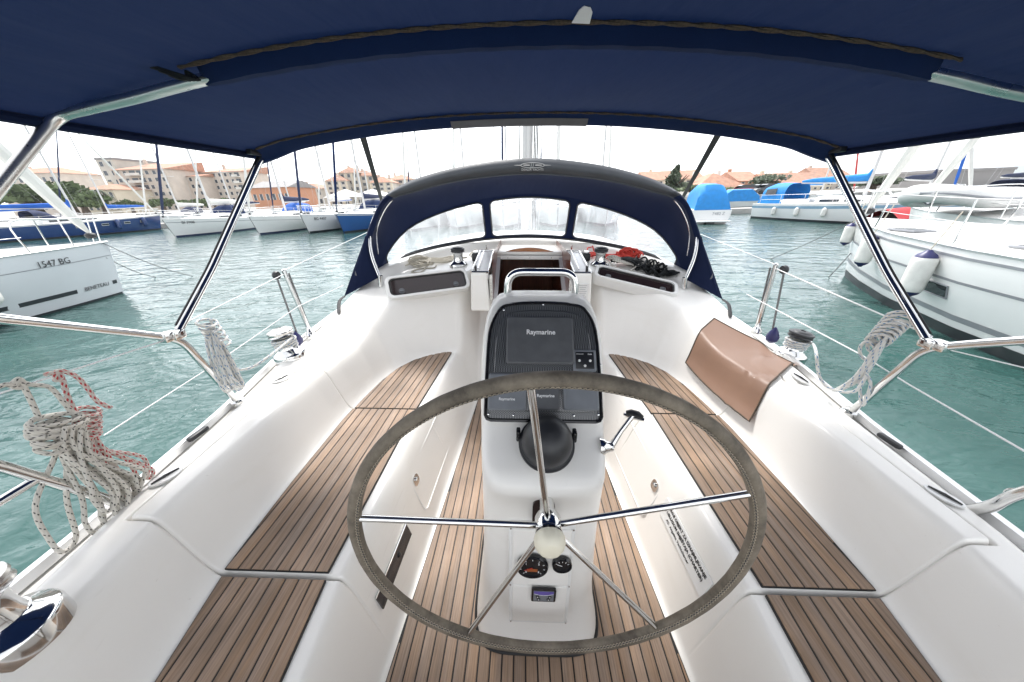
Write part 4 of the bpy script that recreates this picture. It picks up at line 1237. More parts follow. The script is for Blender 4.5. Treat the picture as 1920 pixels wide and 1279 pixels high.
def companionway():
    # dark well behind the opening
    m = MB(); X, Y0, Y1 = CWX, CWY0, CWY1
    zt = H(.5, 2.95)
    m.grid([[(-X, Y0 + .02, .62), (-X, Y0 + .02, 1.7)], [(-X, Y1 + .6, .62), (-X, Y1 + .6, 1.7)], [(X, Y1 + .6, .62), (X, Y1 + .6, 1.7)], [(X, Y0 + .02, .62), (X, Y0 + .02, 1.7)]])
    m.grid([[(-X, Y0, .62), (X, Y0, .62)], [(-X, Y1 + .6, .62), (X, Y1 + .6, .62)]])
    m.build('companionway_well', 'mahogany', yacht, smooth=False, recalc=False)
    q = MB()
    for i, z in enumerate((.70, .93, 1.16)):
        q = MB(); q.box((0, Y0 + .15, z + .10), (X * 2 - .03, .022, .215), bev=.004); q.build('washboard', 'mahogany', yacht)
    q = MB(); q.box((0, Y0 + .03, 1.02), (2 * X, .02, .03)); q.build('sill', 'gelcoat', yacht)
    # sliding hatch: varnished arched board over a white strip
    yb = 2.86
    zc = U(988, 466, Y=yb).z; zl = U(988, 478, Y=yb).z
    q = MB(); w = .275
    top_ = [(x, yb, zl + (zc - zl) * (1 - (x / w) ** 2) + .003) for x in np.linspace(-w, w, 21)]
    q.prism([(-w, yb, zl - .004), (w, yb, zl - .004)] + list(reversed(top_)), (0, .03, 0)); q.build('hatch_board', 'varnish', yacht, angle=30)
    zz = U(988, 487, Y=2.80).z
    q = MB(); q.box((0, 2.83, (zz + zl) / 2 - .004), (.60, .03, abs(zl - zz)), bev=.004); q.build('hatch_strip', 'plate_white', yacht)
    for x in (-.19, 0, .19):
        q = MB(); q.lathe([(.005, 0), (.005, .002), (0, .003)], (x, 2.814, (zz + zl) / 2 - .004), 8, basis((0, -1, 0))); q.build('screw', 'steel_worn', yacht)
    q = MB(); q.box((0, 3.10, zl + .01), (.62, .50, .03), bev=.01); q.build('sliding_hatch', 'gelcoat', yacht)
    for s in (-1, 1):
        # moulded shoulder with a polished slide box on top
        a = U(889 if s < 0 else 1088, 548, Y=2.27); b = U(925 if s < 0 else 1052, 505, Y=2.27)
        xc = s * .375; q = MB()
        z1 = 1.575
        pr = [(-.072, 1.30), (.072, 1.30), (.066, z1), (-.052, z1)] if s > 0 else [(-.072, 1.30), (.072, 1.30), (.052, z1), (-.066, z1)]
        q.prism([(xc + x, 2.235 + (.045 if z > 1.5 else 0), z) for x, z in pr], (0, .32, 0))
        bm = None
        sh = q.build('shoulder', 'gelcoat', yacht, smooth=False)
        md = sh.modifiers.new('bevel', 'BEVEL'); md.width = .014; md.segments = 3
        tr = MB()
        y0, y1 = 2.30, 2.84; zA, zB = z1 + .006, z1 + .085
        fr = [(xc - .062, y0, zA), (xc + .062, y0, zA), (xc + .058, y1, zB), (xc - .058, y1, zB), (xc - .062, y0, zA)]
        tr.tube(bent(fr, .008, 3), .008, 8); so = tr.build('slide_box', 'steel', yacht)
        q = MB(); q.prism([Vector(p) + Vector((0, 0, -.004)) for p in fr[:4]], (0, 0, -.05)); q.build('lid', 'alu', so)
        q = MB(); q.tube([(xc - .02, y0 + .05, zA + .016), (xc - .02, y1 - .05, zB + .010)], .005, 6); q.build('track', 'steel_worn', so)
        q = MB(); q.box((xc - s * -.035, y0 + .03, zA + .02), (.016, .03, .05), bev=.006); q.build('stop', 'black_plastic', so)
        # bright channel that guides the washboards
        q = MB(); q.prism([(s * CWX, 2.27, .64), (s * (CWX + .022), 2.27, .64), (s * (CWX + .022), 2.30, 1.56), (s * CWX, 2.30, 1.56)], (0, .025, 0)); q.build('washboard_channel', 'steel_worn', yacht, smooth=False)
        q = MB(); q.prism([(s * (CWX - .03), 2.83, 1.60), (s * CWX, 2.83, 1.60), (s * CWX, 2.34, 1.33), (s * (CWX - .03), 2.34, 1.33)], (0, 0, .018)); q.build('slide_rail', 'alu', yacht, smooth=False)
    # instruction plate on the starboard shoulder
    q = MB(); q.prism([(.375 + x, 2.232 + (.045 * .5), 1.455 + z) for x, z in rrect(.085, .12, .004)], (0, -.012, 0)); pl_ = q.build('notice_plate', 'paper', yacht)
    q = MB()
    for k in range(7): q.box((.375, 2.2415, 1.50 - k * .014), (.06 - .01 * (k % 3), .001, .0025))
    t = q.build('print', 'stripe_grey', pl_); t['kind'] = 'stuff'
companionway()

# ---- lockers, latches, sticker and plate on the bench fronts
def benchp(s, y, f):
    """point on the bench face, f 0 floor .. 1 seat"""
    x = float(xf(y)) + (float(xe(y)) - float(xf(y))) * f
    return Vector((s * x, y, FLOOR + .40 * f))
def bench_frame(s, y, f):
    p = benchp(s, y, f); up = (benchp(s, y, f + .05) - benchp(s, y, f - .05)).normalized()
    al = (benchp(s, y + .05, f) - benchp(s, y - .05, f)).normalized()
    N = Vector((-s, 0, 0)); N = (up.cross(al)); N = -N if N.x * s > 0 else N; N.normalize()
    return p, up, al, N
for s in (-1, 1):
    p0, up, al, N = bench_frame(s, 1.27, .52)
    q = MB(); o_ = rrect(.50, .22, .03, 6)
    q.tube([p0 + al * a + up * b + N * .000 for a, b in o_] + [p0 + al * o_[0][0] + up * o_[0][1]], .0035, 6, cap=False); q.build('locker_seam', 'gelcoat_grip', yacht)
    tgt = Vector((0, 0, 0)); yl = .845
    p0, up, al, N = bench_frame(s, 1.06, .66)
    q = MB(); q.prism([p0 + al * a + up * b for a, b in rrect(.05, .05, .018, 5)], N * .006); lt = q.build('locker_latch', 'steel', yacht)
    q = MB(); q.lathe([(.011, 0), (.011, .006), (.006, .009), (0, .009)], p0 + N * .006 + up * .004, 14, basis(N)); q.build('knob', 'steel_worn', lt)
# polished plate on the port bench
pl = [U(741, 995, X=-.60), ]
p0, up, al, N = bench_frame(-1, .74, .46)
q = MB(); q.prism([p0 + al * a + up * b + N * .002 for a, b in ((-.135, -.032), (.135, -.032), (.135, .032), (-.135, .032))], N * .006); o_ = q.build('engine_plate', 'glass_dark', yacht)
o_['label'] = 'dark reflective control plate low on the port bench front'
q = MB(); q.tube([p0 + al * -.137 + up * .034 + N * .006, p0 + al * .137 + up * .034 + N * .006], .003, 6); q.build('trim', 'steel', o_)
q = MB(); q.lathe([(.009, 0), (.009, .004), (0, .006)], p0 + al * .03 + N * .008, 12, basis(N)); q.build('key_switch', 'black_plastic', o_)
# charter sticker on the starboard bench
p0, up, al, N = bench_frame(1, .80, .66)
q = MB(); q.prism([p0 + al * a + up * b + N * .004 for a, b in rrect(.33, .085, .004)], N * .005); stk = q.build('notice_sticker', 'paper', yacht)
MF = lambda da, db: frame_at(p0 + al * da + up * db + N * .0096, -al, up)
text_mesh('PLOVNI OBJEKT ZA IZNAJMLJIVANJE', .0175, MF(0, .026), 'black_print', stk, bold=True)
text_mesh('S USLUGOM SMJEŠTAJA (CHARTER)', .0175, MF(0, .003), 'black_print', stk, bold=True)
text_mesh('AZ  Angelina Yachtcharter', .016, MF(.02, -.022), 'black_print', stk)

# ---- moulded vertical grooves at the bench fronts next to the seams
# ---- flush cleats on the coaming
def flush_cleat(u, v, at=None):
    p = RH(u, v) if at is None else HP(*at); N = Vector((0, 0, 1)); p.z += .003
    q = MB(); o_ = [(.048 * cos(2 * pi * k / 28), .10 * sin(2 * pi * k / 28)) for k in range(28)]
    ang = -.35 if p.x < 0 else .35
    o_ = [(a * cos(ang) - b * sin(ang) * .8, a * sin(ang) + b * .8 * cos(ang)) for a, b in o_]
    nn = HN(p.x, p.y, .03); nn.normalize(); exx = Vector((1, 0, 0)); exx = (exx - nn * exx.dot(nn)).normalized(); eyy = nn.cross(exx)
    q.prism([p + exx * a * .55 + eyy * b * .5 for a, b in o_], nn * .006); c = q.build('flush_cleat', 'cleat_metal', yacht)
    d = exx * -sin(ang) + eyy * cos(ang)
    q = MB(); q.tube([p + nn * .007 - d * .034, p + nn * .009, p + nn * .007 + d * .034], [.003, .0045, .003], 8); q.build('slot', 'black_gloss', c)
    return p
flush_cleat(0, 0, (-1.19, .70)); flush_cleat(0, 0, (1.19, .70)); flush_cleat(527, 713); flush_cleat(1500, 712)

# ---- jammer fittings near the sprayhood base
for x in (-.42, .42):
    y = 3.20; q = MB(); q.tube([(x, y, H(x, y)), (x, y, H(x, y) + .06)], .008, 8); q.lathe([(.02, 0), (.012, .014), (0, .02)], (x, y, H(x, y)), 14); q.build('window_peg', 'steel', yacht)
# ================================================================== mast and rails of our yacht
mast = thing('mast', 'pale aluminium mast with dark halyards rising behind the sprayhood', 'mast', (0, 5.6, 1.6))
q = MB(); q.tube([(0, 5.6, 1.6), (0, 5.62, 14)], .085, 14, flat=1.0); q.build('spar', 'mast_white', mast)
for i, (x, m_) in enumerate(((-.12, 'rope_grey'), (.10, 'rope_black'), (.125, 'rope_grey'), (.15, 'rope_black'), (-.02, 'wire'), (.20, 'wire'))):
    q = MB(); q.tube([(x, 5.48 + .01 * i, 1.62), (x * .9, 5.5, 13)], .011 if m_ != 'wire' else .006, 6); q.build('halyard', m_, mast)
for s in (-1, 1):
    q = MB(); q.tube([(s * 1.45, 5.3, 1.3), (0, 5.62, 13.6)], .005, 5); q.build('shroud', 'wire', mast)

def rail(path, r=.0125, name='stern_rail', rad=.10, mat='steel', n=12):
    q = MB(); q.tube(bent(path, rad, 7), r, n); return q.build(name, mat, yacht)
# port pushpit
JL = Vector((-1.32, 1.015, 1.605)); JR = Vector((1.32, 1.015, 1.605))
def gun(s, y, dz=0.0): return Vector((s * (float(beam(y)) - .05), y, 1.215 + dz))
for s in (-1, 1):
    rail([Vector((s * 1.30, .20, 1.93)), Vector((s * 1.318, .55, 1.865)), Vector((s * 1.325, .93, 1.645)), Vector((s * 1.322, 1.02, 1.588)), gun(s, 1.165, -.01)], .0132, rad=.06)
    q = MB(); b_ = gun(s, 1.165); q.lathe([(.03, -.012), (.03, .004), (.018, .014), (0, .016)], b_, 16); q.build('rail_base', 'steel', yacht)
    q = MB(); q.box(Vector((s * 1.322, .985, 1.615)), (.034, .05, .036), bev=.008); q.build('rail_clamp', 'steel', yacht)
rail([U(-60, 862, X=-1.25), U(0, 874, X=-1.25), U(130, 914, X=-1.25), U(270, 960, X=-1.25)], .0125)
rail([U(-40, 965, X=-1.25), U(72, 897, X=-1.25)], .0105)
rail([U(1990, 905, X=1.27), U(1900, 930, X=1.27), U(1862, 950, X=1.27), gun(1, .70, -.02)], .015, rad=.03)
rail([U(1920, 917, X=1.29), U(1886, 920, X=1.29), U(1884, 940, X=1.29)], .005, rad=.01, name='rail_eye')
# fairlead / black chock on the port toe rail
q = MB(); q.box(gun(-1, .93, .012), (.022, .08, .02), bev=.008); q.build('fairlead', 'black_plastic', yacht)
q = MB(); q.box(gun(1, .97, .012), (.022, .08, .02), bev=.008); q.build('fairlead', 'black_plastic', yacht)
# gate stanchions with furling blocks
STOP = {}
for s, bpx, tpx in ((-1, (583, 628), (532, 508)), (1, (1418, 622), (1455, 497))):
    base = gun(s, 1.90, -.01); q = MB()
    topp = U(*tpx, Y=1.93); STOP[s] = topp
    base = U(*bpx, Y=1.93)
    q.tube([base, topp], .0125, 12); q.lathe([(.0125, 0), (.010, .008), (0, .012)], topp, 12, basis(topp - base)); so = q.build('stanchion', 'steel', yacht)
    q = MB(); q.lathe([(.03, -.01), (.03, .01), (.016, .03), (.0135, .06)], base, 14, basis(topp - base)); q.build('socket', 'steel', so)
    q = MB(); q.lathe([(.022, -.012), (.026, -.004), (.026, .004), (.022, .012)], topp + Vector((s * .02, -.045, -.02)), 16, basis((1, 0, 0), (0, 1, 0))); q.build('block', 'black_plastic', so)
    for k, off in enumerate((Vector((s * .015, -.055, 0)), Vector((-s * .012, .02, 0)))):
        q = MB(); lo = base + Vector((s * .0, -.12 if k == 0 else .012, .05 if k == 0 else .0)); q.tube([topp + off + Vector((0, 0, -.02)), lo], .0055, 6); q.build('furling_line', 'rope_grey', so)
    q = MB(); bp = base + Vector((s * .005, -.13, .03)); q.lathe([(.004, .05), (.022, .02), (.034, -.01), (.03, -.035), (.012, -.05), (0, -.05)], bp, 14); q.build('line_bag', 'navy_plastic', so)
# lifelines
def wire(pts, r=.0023, mat='white_print'):
    q = MB(); q.tube(pts, r, 6); return q.build('lifeline', mat, yacht)
wire([JL + Vector((0, 0, .03)), STOP[-1] + Vector((0, 0, -.02))]); wire([STOP[-1], Vector((-1.48, 4.4, 1.95))])
wire([U(195, 817, X=-1.36), U(390, 692, X=-1.38), U(559, 575, X=-1.40), U(645, 535, X=-1.44)])
wire([U(-30, 748, X=-1.29), JL + Vector((0, -.02, .0))])
wire([JR + Vector((0, 0, .03)), STOP[1] + Vector((0, 0, -.02))], .003); wire([STOP[1], Vector((1.48, 4.4, 1.95))])
wire([U(1920, 846, X=1.33), U(1705, 722, X=1.37), U(1615, 666, X=1.39), U(1400, 552, X=1.44)], .003)
wire([JR, U(1920, 690, X=1.36)], .002)

# ================================================================== winches
def winch(p, N, label, sc=1.0, wrap=None, top='steel', group=None, name='winch'):
    t = thing(name, label, 'winch', p, group=group)
    B = basis(N)
    L = lambda prof: [(r * sc, z * sc) for r, z in prof]
    q = MB(); q.lathe(L([(.082, -.03), (.082, .010), (.080, .018), (.076, .022), (.070, .026), (.052, .040), (.048, .046)]), p, 40, B); q.build('base', 'steel', t)
    q = MB(); q.lathe(L([(.046, .044), (.042, .060), (.041, .085), (.043, .105), (.050, .118), (.056, .122)]), p, 36, B); q.build('drum', 'steel', t)
    q = MB(); q.lathe(L([(.056, .121), (.062, .126), (.058, .133), (.058, .138), (.062, .145), (.060, .152), (.050, .156)]), p, 36, B); q.build('self_tailing_jaw', 'black_plastic' if top != 'steel' else 'steel_worn', t)
    q = MB(); q.lathe(L([(.050, .155), (.046, .160), (.030, .164), (.014, .165), (.014, .158), (0, .158)]), p, 30, B); q.build('cap', top, t)
    if wrap:
        o = MB(); pts = []
        for k in range(4 * 24 + 1):
            a = 2 * pi * k / 24; z = .054 + .052 * k / 96; r = .052 + (.004 if k > 60 else 0)
            pts.append(p + B @ (Vector((cos(a) * r, sin(a) * r, z)) * sc))
        return t, pts
    return t, None
def sheet(name, label, paths, r, mat, cat='rope', group=None, n=8, kinds=None):
    """a rope: one continuous or several strands of the same hank"""
    q = MB()
    for p in paths: q.tube(p, r, n, uv=True)
    o = q.build(name, mat)
    tag(o, label, cat, group); return o

UPV = Vector((0, 0, 1))
pL = RH(546, 668); pR = RH(1480, 668)
wl, ptsL = winch(pL + Vector((0, 0, .004)), Vector((-.12, -.02, 1)).normalized(), 'chrome sheet winch on the port coaming below the gate stanchion', 1.0, wrap=True)
wr, ptsR = winch(pR + Vector((0, 0, .004)), Vector((.12, -.02, 1)).normalized(), 'sheet winch with rope turns beside the tan cover on the starboard coaming', 1.0, wrap=True, top='black_plastic')
c1 = RH(860, 499); c2 = RH(1124, 499)
winch(c1, Vector((0, 0, 1)), 'chrome and black cabin-top winch beside the pale rope coil', .95, top='black_plastic')
winch(c2, Vector((0, 0, 1)), 'chrome and black cabin-top winch beside the red rope coil', .95, top='black_plastic')
pA = RH(18, 1192)
winch(pA + Vector((0, 0, .004)), Vector((-.06, .0, 1)).normalized(), 'big chrome winch cut off by the bottom left corner', .92)
# sheets leaving the winches
tailL = [ptsL[-1], U(505, 668, X=-1.25), U(470, 690, X=-1.28), U(440, 690, X=-1.31), U(415, 655, X=-1.33), U(395, 600, X=-1.34)]
sheet('jib_sheet', 'white rope wound on the port winch and led aft to the rail', [ptsL + crom(tailL, 10)[1:]], .0055, 'rope_bluefleck')
tailR = [ptsR[-1], pR + Vector((.075, -.03, .10)), U(1530, 660, X=1.25), U(1536, 705, X=1.27), U(1556, 728, X=1.28), U(1600, 735, X=1.30), U(1625, 705, X=1.32)]
sheet('jib_sheet', 'white rope with blue fleck from the starboard winch to the rail', [ptsR + crom(tailR, 10)[1:]], .006, 'rope_bluefleck')
# turning blocks beside the cabin-top winches
for i, (u, v) in enumerate(((893, 490), (1098, 490))):
    p = RH(u, v); t = thing('rope_clutch', 'black and chrome rope clutch inboard of the ' + ('port' if i == 0 else 'starboard') + ' cabin-top winch', 'rope clutch', p)
    q = MB(); q.box(p + Vector((0, .03, .035)), (.07, .12, .07), bev=.012); q.build('body', 'black_plastic', t)
    q = MB(); q.box(p + Vector((0, .02, .078)), (.045, .10, .018), bev=.006); q.build('lever', 'steel', t)

# ================================================================== ropes
rnd = random.Random(3)
def J(p, a): return p + Vector((rnd.uniform(-a, a), rnd.uniform(-a, a), rnd.uniform(-a, a)))
def pxpath(pts, X, jit=.0, n=8):
    return crom([J(U(u, v, X=X if not callable(X) else X(u)), jit) for u, v in pts], n)
# hank of white rope with black fleck on the port rail
paths = []
XH = -1.245
bott = [(118, 1036, 62), (178, 1002, 40), (205, 990, 34), (226, 972, 30), (240, 955, 28), (252, 938, 26), (262, 918, 24), (200, 960, 46), (225, 930, 40)]
for i, (bx, by, w) in enumerate(bott):
    tx = 104 + i * 6; d = XH + .012 * (i % 4)
    ty = 822 + (i % 3) * 5
    paths.append(pxpath([(tx, ty - 20), (tx - 4 + (bx - tx) * .10, ty + 30), (bx - w * .62 - (14 if i == 0 else 0), (ty + by) / 2 + 20), (bx - w * .45, by - 22), (bx, by), (bx + w * .42, by - 28), (bx + w * .10, (ty + by) / 2 + 10), (tx + 22, ty + 24), (tx + 14, ty - 18)], d, .003))
for i in range(12):                      # turns round the neck
    cx, cy = 108 + rnd.uniform(-5, 5), 788 + i * 4.2; rx = (54 if i < 5 else 42) + rnd.uniform(-5, 4); ry = 11 + rnd.uniform(-3, 5); tl = rnd.uniform(-.22, .12); dd = rnd.uniform(.012, .03)
    q_ = [(cx + rx * cos(a), cy + ry * sin(a) + tl * rx * cos(a)) for a in [2 * pi * k / 12 + .4 * i for k in range(13)]]
    paths.append(crom([J(U(u, v, X=XH + .01 + dd * sin(2 * pi * k / 12 + .4 * i)), .002) for k, (u, v) in enumerate(q_)], 5))
paths.append(pxpath([(75, 790), (55, 745), (36, 716), (26, 726), (10, 722), (-20, 735)], XH, .001))
paths.append(pxpath([(34, 716), (60, 722), (95, 728), (125, 762), (148, 790)], XH, .001))
paths.append(pxpath([(20, 724), (32, 712), (44, 718), (38, 728), (26, 726)], XH, .001))
sheet('rope_hank', 'thick white rope hank with black flecks hanging on the port rail', paths, .0052, 'rope_fleck', 'rope')
paths = []
XR = -1.255
paths.append(pxpath([(84, 704), (100, 700), (116, 706), (126, 740), (140, 770), (158, 790), (164, 815), (176, 850), (196, 890), (232, 925)], XR, .001))
paths.append(pxpath([(104, 696), (114, 710), (104, 712), (108, 696), (140, 705), (165, 728), (180, 752), (207, 766)], XR, .001))
for i in range(5):
    cy = 772 + i * 10; q_ = [(164 + 24 * cos(a), cy + 8 * sin(a)) for a in [2 * pi * k / 10 + .5 * i for k in range(11)]]
    paths.append(crom([U(u, v, X=XR + .018 * sin(2 * pi * k / 10 + .5 * i)) for k, (u, v) in enumerate(q_)], 5))
for (bx, by, w) in ((214, 915, 22), (262, 900, 30), (235, 930, 20), (278, 898, 12)):
    paths.append(pxpath([(168, 812), (178, 840), (bx - w, by - 40), (bx, by), (bx + w * .2, by - 20), (190, 840), (174, 812)], XR, .003))
sheet('rope_hank', 'red and white rope hank tied on the port rail', paths, .0052, 'rope_redfleck', 'rope')
# port bundle by the bimini hinge
paths = []
for i in range(5):
    cy = 606 + i * 9; paths.append(crom([U(388 + 6 * i + 20 * cos(a), cy + 7 * sin(a), X=-1.33 + .02 * sin(a)) for a in [2 * pi * k / 10 + .7 * i for k in range(11)]], 5))
for i in range(6):
    e = 430 + rnd.uniform(-8, 16); paths.append(pxpath([(384 + 4 * i, 622), (392 + 5 * i, 660), (404 + 6 * i, 700), (e, 735 - 4 * i), (e + 14, 725), (415 + 4 * i, 680), (400 + 3 * i, 640)], -1.33 + .008 * i, .003))
sheet('rope_bundle', 'white rope bundle with blue fleck lashed to the port bimini hinge', paths, .0052, 'rope_bluefleck', 'rope')
# starboard bundle
paths = []
for i in range(7):
    cx, cy = 1690 - i * 7, 596 + i * 7; paths.append(crom([U(cx + (30 - i) * cos(a), cy + 11 * sin(a), X=1.33 + .02 * sin(a)) for a in [2 * pi * k / 10 + .7 * i for k in range(11)]], 5))
for i in range(4):
    cx, cy = 1668 - i * 14, 622 + i * 12; paths.append(crom([U(cx + 14 * cos(a), cy + 17 * sin(a), X=1.34 + .02 * sin(a)) for a in [2 * pi * k / 10 + .9 * i for k in range(11)]], 5))
for i in range(7):
    w = rnd.uniform(-8, 8); paths.append(pxpath([(1668 - 3 * i, 630 + 2 * i), (1640 + w, 662), (1612 + w, 700 + i), (1580 - 3 * i, 728 + i), (1604 + w, 715), (1630 + w, 682), (1658, 640)], 1.32 + .008 * i, .003))
paths.append(pxpath([(1618, 690), (1612, 720), (1616, 760), (1628, 740), (1632, 715), (1616, 690)], 1.33, .002))
sheet('rope_bundle', 'white rope bundle with blue fleck lashed to the starboard rail', paths, .0058, 'rope_bluefleck', 'rope')

def lay(pts, r=.007, jit=0.0, stack=0.0, n=8):
    out = []
    for i, (u, v) in enumerate(pts):
        p = RH(u, v); p.z = H(p.x, p.y) + r + stack * (0.5 + .5 * sin(i * 1.7)); out.append(p)
    return crom(out, n)
# pale coil on the cabin top, port
paths = [lay([(760, 500), (778, 492), (790, 484), (800, 491), (812, 494), (830, 492), (850, 488), (876, 484)], .006)]
for i in range(7):
    cx, cy = 790 + rnd.uniform(-6, 8), 492 + rnd.uniform(-2, 3)
    paths.append(lay([(cx + (13 + i) * cos(a), cy + (5 + .5 * i) * sin(a)) for a in [2 * pi * k / 9 + i for k in range(10)]], .006, stack=.02))
for i in range(6):
    paths.append(lay([(788 + rnd.uniform(-6, 6), 493), (808, 489 + i * 1.5), (828 + rnd.uniform(-5, 5), 487 + i * 1.7), (846, 482 + i * 1.8), (853, 486 + i)], .006, stack=.015))
paths.append(lay([(800, 500), (790, 512), (772, 512), (786, 506), (812, 504), (818, 500)], .006))
paths.append(lay([(880, 482), (892, 474), (902, 478), (898, 488), (884, 486)], .005, stack=.02))
sheet('rope_coil', 'pale cream rope coil lying on the port cabin top', paths, .0062, 'rope_plain')
paths = []
for i in range(9):
    cx, cy = 1176 + rnd.uniform(-8, 6), 483 + rnd.uniform(-3, 3)
    paths.append(lay([(cx + (14 + i) * cos(a), cy + (5 + .5 * i) * sin(a)) for a in [2 * pi * k / 9 + i for k in range(10)]], .006, stack=.04))
for i in range(7):
    paths.append(lay([(1104, 478 + i), (1120, 480 + i), (1140, 481 + i * 1.3), (1160, 478 + 1.5 * i), (1186, 476 + 2 * i)], .006, stack=.025))
paths.append(lay([(1108, 470), (1100, 478), (1106, 486), (1114, 478), (1110, 470)], .006, stack=.05))
paths.append(lay([(1190, 478), (1200, 478), (1206, 482)], .006, stack=.02))
sheet('rope_coil', 'bright red rope coil on the starboard cabin top', paths, .0062, 'rope_red')
paths = []
for i in range(14):
    x0 = 1150 + rnd.uniform(-6, 10); paths.append(lay([(x0, 494 + rnd.uniform(-2, 6)), (x0 + 30, 497 + rnd.uniform(-2, 7)), (x0 + 62, 506 + rnd.uniform(-4, 7)), (x0 + 92, 514 + rnd.uniform(-4, 5)), (x0 + 112, 520 + rnd.uniform(-2, 5))], .007, stack=.05))
for i in range(8):
    cx = 1200 + i * 6; cy = 502 + i * 2.2
    paths.append(lay([(cx + 12 * cos(a), cy + 8 * sin(a)) for a in [2 * pi * k / 8 + i for k in range(9)]], .007, stack=.06))
sheet('rope_coil', 'black rope bundle above the starboard cabin window', paths, .0075, 'rope_black')
paths = [lay([(1132, 492), (1142, 506), (1160, 512), (1180, 510), (1200, 504), (1212, 508)], .007, stack=.05)]
for i in range(6): paths.append(lay([(1136 + 3 * i, 492 + i), (1150 + rnd.uniform(-3, 3), 494 + 2 * i), (1172 + 3 * i, 494 + 2 * i), (1190, 497 + 2 * i)], .006, stack=.06))
sheet('rope_coil', 'white and black rope tangle between the red coil and the black bundle', paths, .0066, 'rope_fleck')

# ================================================================== tan cover over the starboard coaming
C4 = [RH(u, v) for u, v in ((1338, 601), (1493, 690), (1397, 811), (1283, 690))]
q = MB(); rows = []
for j in range(25):
    t = j / 24; r_ = []
    for i in range(25):
        f = i / 24
        p = C4[0].lerp(C4[1], f).lerp(C4[3].lerp(C4[2], f), t)
        if t > .0: pass
        zz = [H(p.x + a_, p.y + b_) for a_ in (-.08, -.04, 0, .04, .08) for b_ in (-.08, 0, .08)]; z = max(sum(zz) / 15 + .004, H(p.x, p.y) + .006) + .008
        r_.append(Vector((p.x, p.y, z)))
    rows.append(r_)
q.slab(rows, .004)
tan = q.build('cockpit_cover', 'tan_sheet')
tag(tan, 'smooth tan plastic sheet draped over the starboard cockpit coaming', 'cover')
q = MB(); edge = rows[0] + [r[-1] for r in rows[1:]] + list(reversed(rows[-1]))[1:] + [r[0] for r in reversed(rows)][1:]
q.tube(edge, .004, 6); q.build('edge_binding', 'cord_brown', tan)

# everything built so far belongs to our yacht: set it to its heel and trim
for _o in list(COL.objects):
    if _o.parent is None and _o.type in ('MESH', 'EMPTY') and _o.name != 'water':
        _o.location = TRIM @ _o.location
        _o.rotation_euler = TRIM.to_euler()
